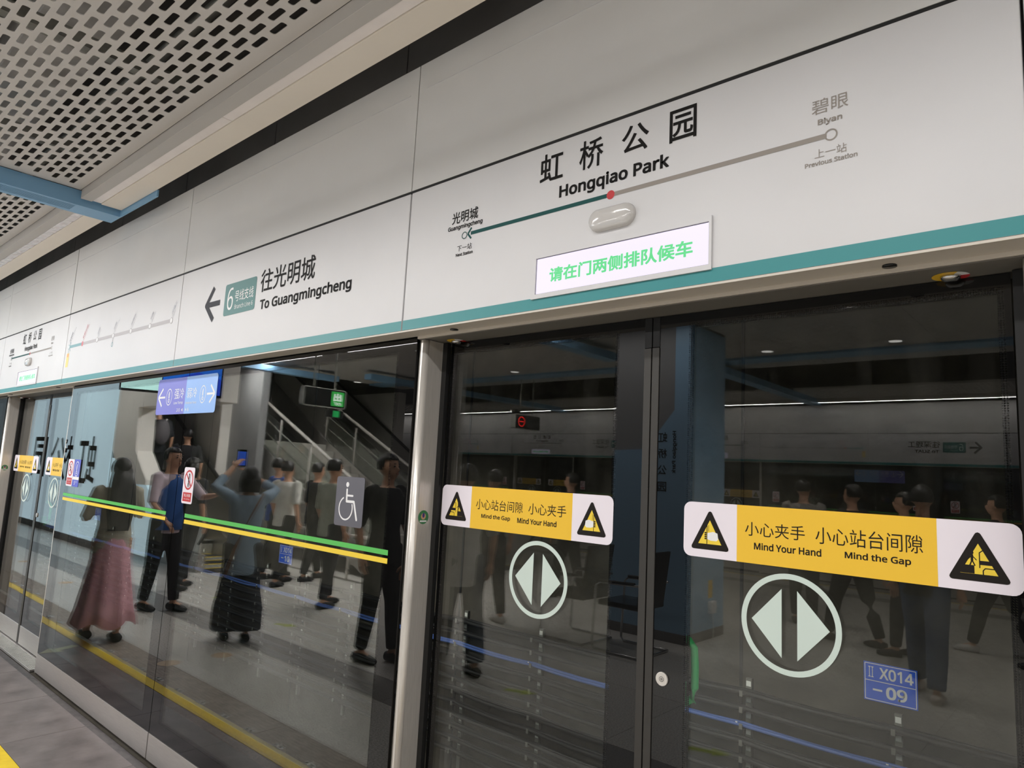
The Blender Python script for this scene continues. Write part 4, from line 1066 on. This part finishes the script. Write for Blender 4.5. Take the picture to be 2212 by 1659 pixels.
# monitors and hanging signs
mo = thing('hanging_monitor', 'wide hanging information monitor with blue and cyan picture', 'monitor', (-9.55, -.37, 2.50), math.radians(114.6))
MB().box(-.62, .62, 0, .07, 0, .62).build('monitor_case', M_blk, mo, bevel=.006)
MB().box(-.60, .12, -.002, .0, .03, .60).build('blue_screen', mat('screen_blue', (26, 116, 240), .3, emit=3.0), mo)
MB().box(.13, .60, -.002, .0, .03, .60).build('timetable_screen', mat('screen_cyan', (196, 244, 236), .3, emit=3.0), mo)
mb = MB(); mb.prism([(-.6, .03), (-.2, .03), (.0, .2), (-.3, .33), (-.6, .25)], -.004, -.0025).prism([(-.1, .35), (.1, .45), (.1, .56), (-.25, .5)], -.004, -.0025)
mb.build('picture_shape', mat('screen_deep_blue', (24, 70, 214), .3, emit=3.0), mo)
mb = MB(); mb.prism([(-.3, .42), (-.05, .3), (.1, .33), (.1, .38), (-.2, .5)], -.006, -.0045); mb.build('picture_wave', mat('screen_lime', (190, 236, 190), .3, emit=3.0), mo)
text_obj([('1033', .26, .46, .38, .46), ('虹桥公园', .2, .5, .50, .55)], -.003, mat('screen_ink', (40, 90, 110), .4), mo)
for a in (-.4, .4): MB().tube([(a, .04, .62), (a, .04, 1.1)], .015, 8).build('hanging_rod', M_galv, mo)
def lightbox(name, lab, x, y0, y1, z0, z1):
    t = thing(name, lab, 'hanging sign', (x, (y0 + y1) / 2, z0), PI / 2); w_ = (y1 - y0) / 2
    MB().prism(rrect(-w_, w_, 0, z1 - z0, .03), 0, .10).build('sign_case', M_galv, t)
    MB().prism(rrect(-w_ + .012, w_ - .012, .012, z1 - z0 - .012, .02), -.004, 0).build('sign_face', M_blk, t)
    for a in (-w_ * .5, w_ * .5): MB().tube([(a, .05, z1 - z0), (a, .05, 4.3 - z0)], .012, 8).build('hanging_rod', M_galv, t)
    return t, w_, z1 - z0
t, w_, h_ = lightbox('exit_sign', 'black hanging sign box with green exit square', -8.5, -2.42, -1.72, 2.48, 2.75)
f = MB().prism(rrect(-w_ + .04, -w_ + .25, .03, .24, .015), -.008, -.004).build('exit_square', M_exit, t)
text_obj([('出', -w_ + .075, -w_ + .215, .10, .215, .05), ('EXIT', -w_ + .085, -w_ + .205, .045, .085, .03)], -.0085, M_exitw, f)
e2 = MB().box(-w_ + .02, -w_ + .3, 0, .06, -.13, -.03).build('small_sign_case', M_blk, t)
MB().box(-w_ + .1, -w_ + .2, -.003, 0, -.125, -.035).build('running_man_square', mat('exit_green2', (30, 220, 110), .4, emit=1.4), e2)
t, w_, h_ = lightbox('no_entry_sign', 'black hanging sign box with red no entry ring', -8.08, -6.2, -5.5, 2.49, 2.75)
mb = MB(); mb.ring(w_ - .17, .13, .075, .092, -.006).stroke([(w_ - .235, .13), (w_ - .105, .13)], .018, -.006, 0, False); mb.build('no_entry_ring', M_redlit, t)
# blue pillar
pl = thing('station_pillar', 'blue station pillar with vertical black station name', 'pillar', (-3.935, -3.52, 0))
MB().box(-.465, .465, -.43, .425, 0, 3.43).build('pillar_core', M_wallg, pl)
MB().prism([(.465, 0.1), (.465, 3.4), (.30, 3.4), (.30, 2.45), (-.05, 2.02), (-.465, 2.0), (-.465, 0.1)][::-1], .426, .44).build('blue_face', M_bluep, pl)
MB().box(.466, .48, -.43, .44, .1, 3.4).build('blue_side', M_bluep, pl)
MB().box(-.47, .485, -.435, .446, 0, .1).build('plinth', M_dark, pl)
n_ = thing('pillar_lettering', '', '', (0, .442, 0), PI); n_.parent = pl
for k in ('label', 'category'): del n_[k]
mb = MB()
for i, ch in enumerate('虹桥公园'): put_text(mb, ch, -.22, -.11, 2.10 - i * .18, 2.205 - i * .18, -.0008, 0, .01)
m2 = MB(); put_text(m2, 'Hongqiao Park', 0, .46, 0, .06, 0, 0, .02)
k0 = len(mb.v); mb.v += [(-.31 + p[2] - .03, -.0008, 2.22 - p[0]) for p in m2.v]; mb.f += [tuple(i + k0 for i in f) for f in m2.f]; mb.m += m2.m; mb.sm += m2.sm
mb.build('station_name', M_ybk, n_)
sk = thing('socket_box', '', '', (.48, -.1, 0)); sk.parent = pl
for k in ('label', 'category'): del sk[k]
MB().box(0, .05, -.06, .06, .27, .40).build('box', M_white, sk, bevel=.008); MB().box(0, .001, -.05, .05, .43, .62).build('warning_label', M_yel, sk)
MB().tube([(.03, 0, .28), (.05, .02, .18), (.03, -.03, .1), (.04, .0, .02)], .004, 6).build('cable', M_white, sk)
# waiting chairs
def chair(x, y, rz, lab):
    t = thing('waiting_chair', lab, 'chair', (x, y, 0), rz, 'black waiting chairs by the pillar')
    MB().box(-.24, .24, -.24, .24, .43, .48).build('seat', M_blk, t, bevel=.015)
    MB().prism([(-.24, .46), (-.20, .46), (-.27, .98), (-.31, .98)], -.23, .23).build('backrest', M_blk, t, bevel=.01)
    for s_ in (-1, 1):
        yy = s_ * .27
        MB().tube([(-.27, yy, .015), (.24, yy, .015), (.27, yy, .05), (.24, yy, .62), (.2, yy, .655), (-.26, yy, .67)], .012, 8).build('frame_tube', M_chrome, t)
        MB().tube([(.2, yy, .672), (-.2, yy, .684)], .02, 8, flat=.6).build('armrest', M_rub, t)
    MB().tube([(-.27, -.27, .015), (-.27, .27, .015)], .012, 8).build('rear_bar', M_chrome, t)
chair(-3.72, -2.42, PI, 'black waiting chair with chrome frame in front of the blue pillar')
chair(-4.38, -2.42, PI, 'black waiting chair farther from the camera by the blue pillar')
# stainless guard rail by the escalator
gr = thing('guard_rail', 'stainless steel guard rail beside the escalators', 'railing', (-9.0, -2.75, 0))
for z in (.35, .65, 1.05): MB().tube([(-1.2, 0, z), (1.2, 0, z)], .022, 8).build('rail', M_steel, gr)
for a in (-1.2, -.4, .4, 1.2): MB().tube([(a, 0, 0), (a, 0, 1.05)], .02, 8).build('upright', M_steel, gr)

# ================================================================== people
def evalmesh(mb, vox, smooth=6):
    me = mb.mesh('b'); o = bpy.data.objects.new('b', me); COL.objects.link(o)
    r = o.modifiers.new('r', 'REMESH'); r.mode = 'VOXEL'; r.voxel_size = vox; r.use_smooth_shade = True
    s_ = o.modifiers.new('s', 'SMOOTH'); s_.iterations = smooth; s_.factor = .5
    dg = bpy.context.evaluated_depsgraph_get(); dg.update()
    m2 = bpy.data.meshes.new_from_object(o.evaluated_get(dg)); bpy.data.objects.remove(o); bpy.data.meshes.remove(me)
    return m2
SKIN = mat('skin', (206, 158, 128), .5); HAIR = mat('hair_black', (22, 18, 17), .45)
def person(x, y, head, lab, H=1.70, shirt=(40, 40, 42), pants=(34, 34, 38), shoes=(24, 24, 26), hair='short', arms=None, step=.18, skirt=None, wide=0, sleeve=.5, longshirt=0, lean=0, extra=None, z0=0, turn=0, female=False):
    k = H / 1.70
    t = thing('person', lab, 'person', (x, y, z0), math.radians(head - 90))
    V = lambda a: Vector(a) * k
    sw_ = .165 if female else .185
    hip, kn = .90, .48
    L = {}
    for s_ in (-1, 1):
        d = step * s_
        L[s_] = [V((s_ * .085, 0, hip)), V((s_ * .09, d * .55 + .02, kn)), V((s_ * .09, d, .085)), V((s_ * .095, d + .15, .03))]
    A = {}
    for s_ in (-1, 1):
        sh = V((s_ * sw_, lean * .1, 1.39))
        if arms and arms.get(s_): e, w_ = V(arms[s_][0]), V(arms[s_][1])
        else: e, w_ = V((s_ * (sw_ + .06), -.03 + .05 * s_ * (1 if step else 0), 1.11)), V((s_ * (sw_ + .07), .06 + .08 * s_ * (1 if step else 0), .87))
        A[s_] = [sh, e, w_]
    def torso(mb, g, lo=.86):
        R_ = [(lo, .155, .115), (.97, .145, .11), (1.08, .128, .095), (1.24, .155, .11), (1.36, sw_ - .01, .092), (1.42, .10, .07)]
        mb.tube([V((0, lean * .1 * (z - .9) * 2, z)) for z, _, _ in R_], 0, 16, radii=[((a + g) * k, (b + g) * k) for _, a, b in R_])
    def arm(mb, s_, g, frac=1.0):
        a, e, w_ = A[s_]; P_ = [a + Vector((-s_ * .03, 0, .0)), a, a.lerp(e, .5), e]; R_ = [.05, .052, .044, .038]
        if frac > .5: P_ += [e.lerp(w_, .5)]; R_ += [.034]
        if frac > .8: P_ += [w_]; R_ += [.026]
        if frac < .5: P_ = P_[:3] + [a.lerp(e, .8)]; R_ = [.055, .058, .055, .052]
        mb.tube(P_, 0, 10, radii=[(r + g) * k for r in R_])
    def leg(mb, s_, g, wd=0):
        p = L[s_]; mb.tube([p[0] + V((0, 0, .04)), p[0].lerp(p[1], .5), p[1], p[1].lerp(p[2], .4), p[2] + V((0, 0, .02))], 0, 12,
                           radii=[(r + g) * k for r in (.092, .078, .058 + wd * .5, .052 + wd, .038 + wd * 1.2)])
    b = MB(); torso(b, 0)
    for s_ in (-1, 1):
        arm(b, s_, 0); leg(b, s_, 0); b.tube([L[s_][2] + V((0, -.04, -.03)), L[s_][2] + V((0, .04, -.03)), L[s_][3]], 0, 10, radii=[.034 * k, .038 * k, .026 * k])
    Rt = Matrix.Rotation(math.radians(turn), 3, 'Z')
    hc = V((0, lean * .1, 0))
    HP = lambda p: Rt @ V(p) + hc
    b.tube([HP((0, -.005, 1.38)), HP((0, .0, 1.46)), HP((0, .008, 1.54))], 0, 12, radii=[.062 * k, .052 * k, .052 * k])
    b.ell(HP((0, -.008, 1.605)), (.076 * k, .094 * k, .095 * k), 18, 0, Rt); b.ell(HP((0, .03, 1.545)), (.054 * k, .062 * k, .062 * k), 16, 0, Rt)
    b.ell(HP((0, .097, 1.575)), (.013 * k, .02 * k, .022 * k), 10, 0, Rt); b.ell(HP((0, .085, 1.54)), (.022 * k, .012 * k, .010 * k), 10, 0, Rt)
    for s_ in (-1, 1): b.ell(HP((s_ * .078, .0, 1.585)), (.010 * k, .018 * k, .03 * k), 10, 0, Rt)
    me = evalmesh(b, .013, 3)
    h = MB()
    for s_ in (-1, 1):          # palms and five fingers
        a, e, w_ = A[s_]; d = (w_ - e).normalized(); sd = d.cross(Vector((0, 0, 1)))
        sd = Vector((0, 1, 0)) if sd.length < .3 else sd.normalized(); nn = d.cross(sd).normalized()
        h.tube([w_ - d * .01, w_ + d * .04 * k, w_ + d * .085 * k], 0, 10, radii=[(.024 * k, .018 * k), (.036 * k, .016 * k), (.036 * k, .013 * k)])
        for i, (o_, ln) in enumerate(((-.027, .058), (-.009, .072), (.009, .078), (.027, .068))):
            p = w_ + d * .08 * k + sd * o_ * k; h.tube([p, p + d * ln * .5 * k + nn * .004, p + d * ln * .9 * k + nn * .022 * k], 0, 7, radii=[.009 * k, .0085 * k, .0065 * k])
        p = w_ + d * .025 * k + sd * .03 * k; h.tube([p, p + (d + sd) * .025 * k, p + (d * 1.6 + sd) * .032 * k], 0, 7, radii=[.011 * k, .010 * k, .008 * k])
    bm = bmesh.new(); bm.from_mesh(me); hm = h.mesh('h'); bm.from_mesh(hm); bm.to_mesh(me); bm.free(); bpy.data.meshes.remove(hm)
    me.name = 'body'; me.materials.clear(); me.materials.append(SKIN)
    for p in me.polygons: p.material_index = 0; p.use_smooth = True
    o = bpy.data.objects.new('body', me); COL.objects.link(o); o.parent = t
    for s_ in (-1, 1):
        MB().ell(HP((s_ * .03, .083, 1.60)), (.011 * k, .006 * k, .006 * k), 8, 0, Rt).build('eye', M_blk, t)
        MB().ell(HP((s_ * .03, .086, 1.622)), (.018 * k, .005 * k, .004 * k), 8, 0, Rt).build('eyebrow', HAIR, t)
    MB().ell(HP((0, .094, 1.54)), (.021 * k, .005 * k, .006 * k), 8, 0, Rt).build('lips', mat('lips', (168, 96, 88), .5), t)
    def cloth(mb, name, rgb, vox=.014, sm=5):
        m3 = evalmesh(mb, vox, sm); m3.materials.clear(); m3.materials.append(mat('cloth_%d_%d_%d' % rgb, rgb, .85, noise=.18, nscale=7, bump=.004, bscale=9))
        for p in m3.polygons: p.material_index = 0; p.use_smooth = True
        c = bpy.data.objects.new(name, m3); COL.objects.link(c); c.parent = t; return c
    if shirt:
        s1 = MB(); torso(s1, .018, .80 - longshirt)
        for s_ in (-1, 1): arm(s1, s_, .016, sleeve)
        cloth(s1, 'shirt', shirt)
    if skirt:
        mb = MB(); n = 72; v = []; f = []; zs = (1.02, .9, .7, .5, .3, .16); rs = (.135, .15, .175, .205, .235, .265)
        for i, (z, r) in enumerate(zip(zs, rs)):
            for j in range(n):
                a = 2 * PI * j / n; w2 = 1 + .07 * (i / 5) * math.sin(a * 9) + .05 * (i / 5) * math.sin(a * 4 + 1)
                v.append((r * w2 * k * math.cos(a), (r * .85 * w2 + 0) * k * math.sin(a) - .03 * i / 5, (z + .03 * (i / 5) * math.sin(a * 5)) * k))
        for i in range(5):
            for j in range(n): f.append((i * n + j, (i + 1) * n + j, (i + 1) * n + (j + 1) % n, i * n + (j + 1) % n))
        mb.add(v, f, 0, True); c = mb.build('skirt', mat('skirt_pink', skirt, .8, noise=.12, nscale=5), t); so = c.modifiers.new('s', 'SOLIDIFY'); so.thickness = .004
    else:
        p1 = MB(); p1.tube([V((0, 0, z)) for z in (.80, .88, .97, 1.0)], 0, 16, radii=[(a * k, c * k) for a, c in ((.14, .11), (.168, .128), (.155, .12), (.15, .115))])
        for s_ in (-1, 1): leg(p1, s_, .018, wide)
        cloth(p1, 'trousers', pants)
    for s_ in (-1, 1):
        q_ = L[s_]; MB().tube([q_[2] + V((0, -.06, -.045)), q_[2] + V((0, .03, -.04)), q_[3] + V((0, -.02, .0)), q_[3] + V((0, .025, -.005))], 0, 12, radii=[(.04 * k, .038 * k), (.045 * k, .045 * k), (.046 * k, .032 * k), (.03 * k, .02 * k)]).build('shoe', mat('shoe_%d' % shoes[0], shoes, .5), t)
    # hair: a shell with the face cut out
    hb = MB(); hb.ell((0, 0, 0), (.088 * k, .106 * k, .104 * k), 28)
    keep = [i for i, f in enumerate(hb.f) if not (lambda c: c[1] > .030 * k and c[2] < .045 * k)([sum(hb.v[j][a] for j in f) / len(f) for a in range(3)])
            and not (lambda c: c[2] < -.045 * k and hair == 'short')([sum(hb.v[j][a] for j in f) / len(f) for a in range(3)])]
    hb.v = [HP((p[0] / k, p[1] / k - .014, p[2] / k + 1.612)) for p in hb.v]; hb.f = [hb.f[i] for i in keep]; hb.m = [0] * len(keep); hb.sm = [True] * len(keep)
    if hair == 'long': hb.tube([HP((0, -.05, 1.62)), HP((0, -.10, 1.45)), HP((0, -.135, 1.25)), HP((0, -.13, 1.02))], 0, 16, radii=[(.085 * k, .05 * k), (.12 * k, .055 * k), (.13 * k, .04 * k), (.09 * k, .015 * k)])
    if hair == 'bob': hb.tube([HP((0, -.03, 1.64)), HP((0, -.035, 1.54)), HP((0, -.04, 1.45))], 0, 18, radii=[(.095 * k, .08 * k), (.11 * k, .08 * k), (.10 * k, .06 * k)])
    hr = hb.build('hair', HAIR, t); so = hr.modifiers.new('s', 'SOLIDIFY'); so.thickness = .008
    if extra: extra(t, k, V, A)
    return t
def carry(name, lab, cat, mbs, t):
    """a held or worn thing stays top-level, placed in the person's frame"""
    e = thing(name, lab, cat, tuple(t.location), t.rotation_euler.z)
    for nm, mb, m in mbs: mb.build(nm, m, e)
    return e
def vest(t, k, V, A):
    mb = MB(); R_ = [(.84, .185, .145), (.97, .175, .14), (1.1, .155, .125), (1.24, .178, .14), (1.35, .165, .118), (1.42, .10, .085)]
    mb.tube([V((0, 0, z)) for z, _, _ in R_], 0, 18, radii=[(a * k, b * k) for _, a, b in R_], caps=False)
    mb.build('vest', mat('vest_blue', (30, 92, 168), .7), t).modifiers.new('s', 'SOLIDIFY').thickness = .006
person(-6.95, 1.04, 182, 'woman with long black hair, cream top and long pink skirt', 1.62, (196, 190, 172), hair='long', skirt=(238, 180, 190), female=True, step=.13, arms={-1: ((-.24, .06, 1.14), (-.14, .22, 1.28)), 1: ((.25, .03, 1.12), (.16, .2, 1.2))})
person(-7.95, .16, -20, 'man in blue vest over pale shirt pointing ahead', 1.76, (208, 190, 200), (24, 24, 28), extra=vest, arms={1: ((.26, .20, 1.18), (.18, .45, 1.22)), -1: ((-.26, .05, 1.12), (-.2, .2, .95))}, step=.12)
pp = person(-6.25, .14, 200, 'woman in pale blue shirt and wide dark trousers holding a phone up', 1.60, (152, 172, 190), (52, 54, 60), hair='bob', wide=.075, sleeve=.7, longshirt=.16, female=True, step=.06,
            arms={1: ((.30, .20, 1.48), (.12, .36, 1.70)), -1: ((-.30, .22, 1.46), (-.06, .36, 1.62))})
carry('phone', 'phone held up with a lit blue screen', 'phone', [('case', MB().box(-.0, .09, .40, .412, 1.60, 1.77), M_blk), ('screen', MB().box(.006, .084, .397, .3995, 1.61, 1.75), mat('phone_blue', (60, 110, 240), .3, emit=1.2))], pp)
carry('shoulder_bag', 'brown strapped grey shoulder bag worn by the phone holder', 'bag', [('strap', MB().tube([(-.12, -.115, 1.36), (-.02, -.15, 1.15), (.1, -.17, .85), (.16, -.16, .6)], .016, 8, flat=.4), mat('strap_brown', (120, 84, 60), .6)),
      ('bag_body', MB().ell((-.30, -.06, .80), (.12, .08, .17), 16), mat('bag_grey', (84, 80, 78), .8))], pp)
person(-8.75, -1.75, 250, 'man in white polo shirt and black trousers, seen from behind', 1.68, (222, 220, 212), (22, 22, 24), step=.2)
person(-7.15, -1.42, 262, 'man in sage green T-shirt and dark trousers, seen from behind', 1.73, (170, 174, 158), (56, 56, 58), step=.12)
person(-4.90, -.45, -12, 'young man in black T-shirt looking along the platform', 1.78, (26, 27, 29), (30, 30, 33), step=.1)
person(-8.9, -2.33, 268, 'man in black shirt at the foot of the stair', 1.68, (24, 24, 28), (30, 30, 34))
person(-9.35, -1.95, 275, 'person with black cap and blue shirt near the guard rail', 1.72, (38, 78, 150), (36, 36, 40))
person(-9.05, -.55, 240, 'person in dark jacket beside the pointing man', 1.66, (40, 42, 46), (34, 34, 38), hair='bob')
def pack(t, k, V, A):
    carry('backpack', 'grey and white backpack worn on the escalator', 'backpack', [('bag', MB().ell((0, -.2, 1.18), (.15, .1, .24), 16), mat('pack_grey', (96, 92, 96), .7)), ('straps', MB().tube([(-.1, -.12, 1.42), (-.12, .13, 1.3), (-.12, .12, 1.1)], .018, 8).tube([(.1, -.12, 1.42), (.12, .13, 1.3), (.12, .12, 1.1)], .018, 8), M_white)], t)
person(-13.3, -1.7, 180, 'person with grey backpack riding up the escalator', 1.68, (36, 38, 44), (30, 30, 34), extra=pack, z0=.93, step=.04)
person(-12.55, -1.95, 185, 'person in black shirt lower on the escalator', 1.70, (28, 28, 30), (30, 30, 34), z0=.47, step=.04)
person(-4.25, -.55, 200, 'person in loose white T-shirt and grey jeans walking with arms down', 1.72, (206, 204, 200), (84, 90, 98), longshirt=.1, wide=.02, step=.16)
person(-5.45, -2.2, 190, 'person in black shirt and shorts with white socks', 1.70, (24, 24, 26), (26, 26, 28), shoes=(210, 206, 200), step=.12)
person(-5.9, -4.3, 160, 'man in dark blue shirt far across the platform', 1.72, (30, 38, 60), (30, 30, 34))
person(-1.30, -3.15, 268, 'person in blue jeans standing with back to the glass', 1.74, (30, 30, 33), (54, 74, 104), shoes=(196, 184, 176), wide=.01)
person(-2.30, -4.75, 200, 'man in dark trousers walking past the pillar', 1.74, (28, 28, 30), (26, 26, 28), step=.24)
person(-3.05, -5.4, 250, 'man in pale grey shirt facing across the platform', 1.78, (150, 144, 138), (48, 46, 46), step=.06, turn=30)
person(-1.05, -5.6, 180, 'person in dark clothes and white soled shoes walking', 1.70, (30, 30, 34), (34, 34, 36), shoes=(200, 198, 194), step=.26)
person(-.45, -5.2, 178, 'person in dark grey clothes near the right end', 1.72, (46, 46, 48), (36, 36, 40), step=.25)
person(-1.75, -4.6, 170, 'person with pale collar turned sideways across the platform', 1.68, (206, 206, 204), (40, 40, 44), step=.1)
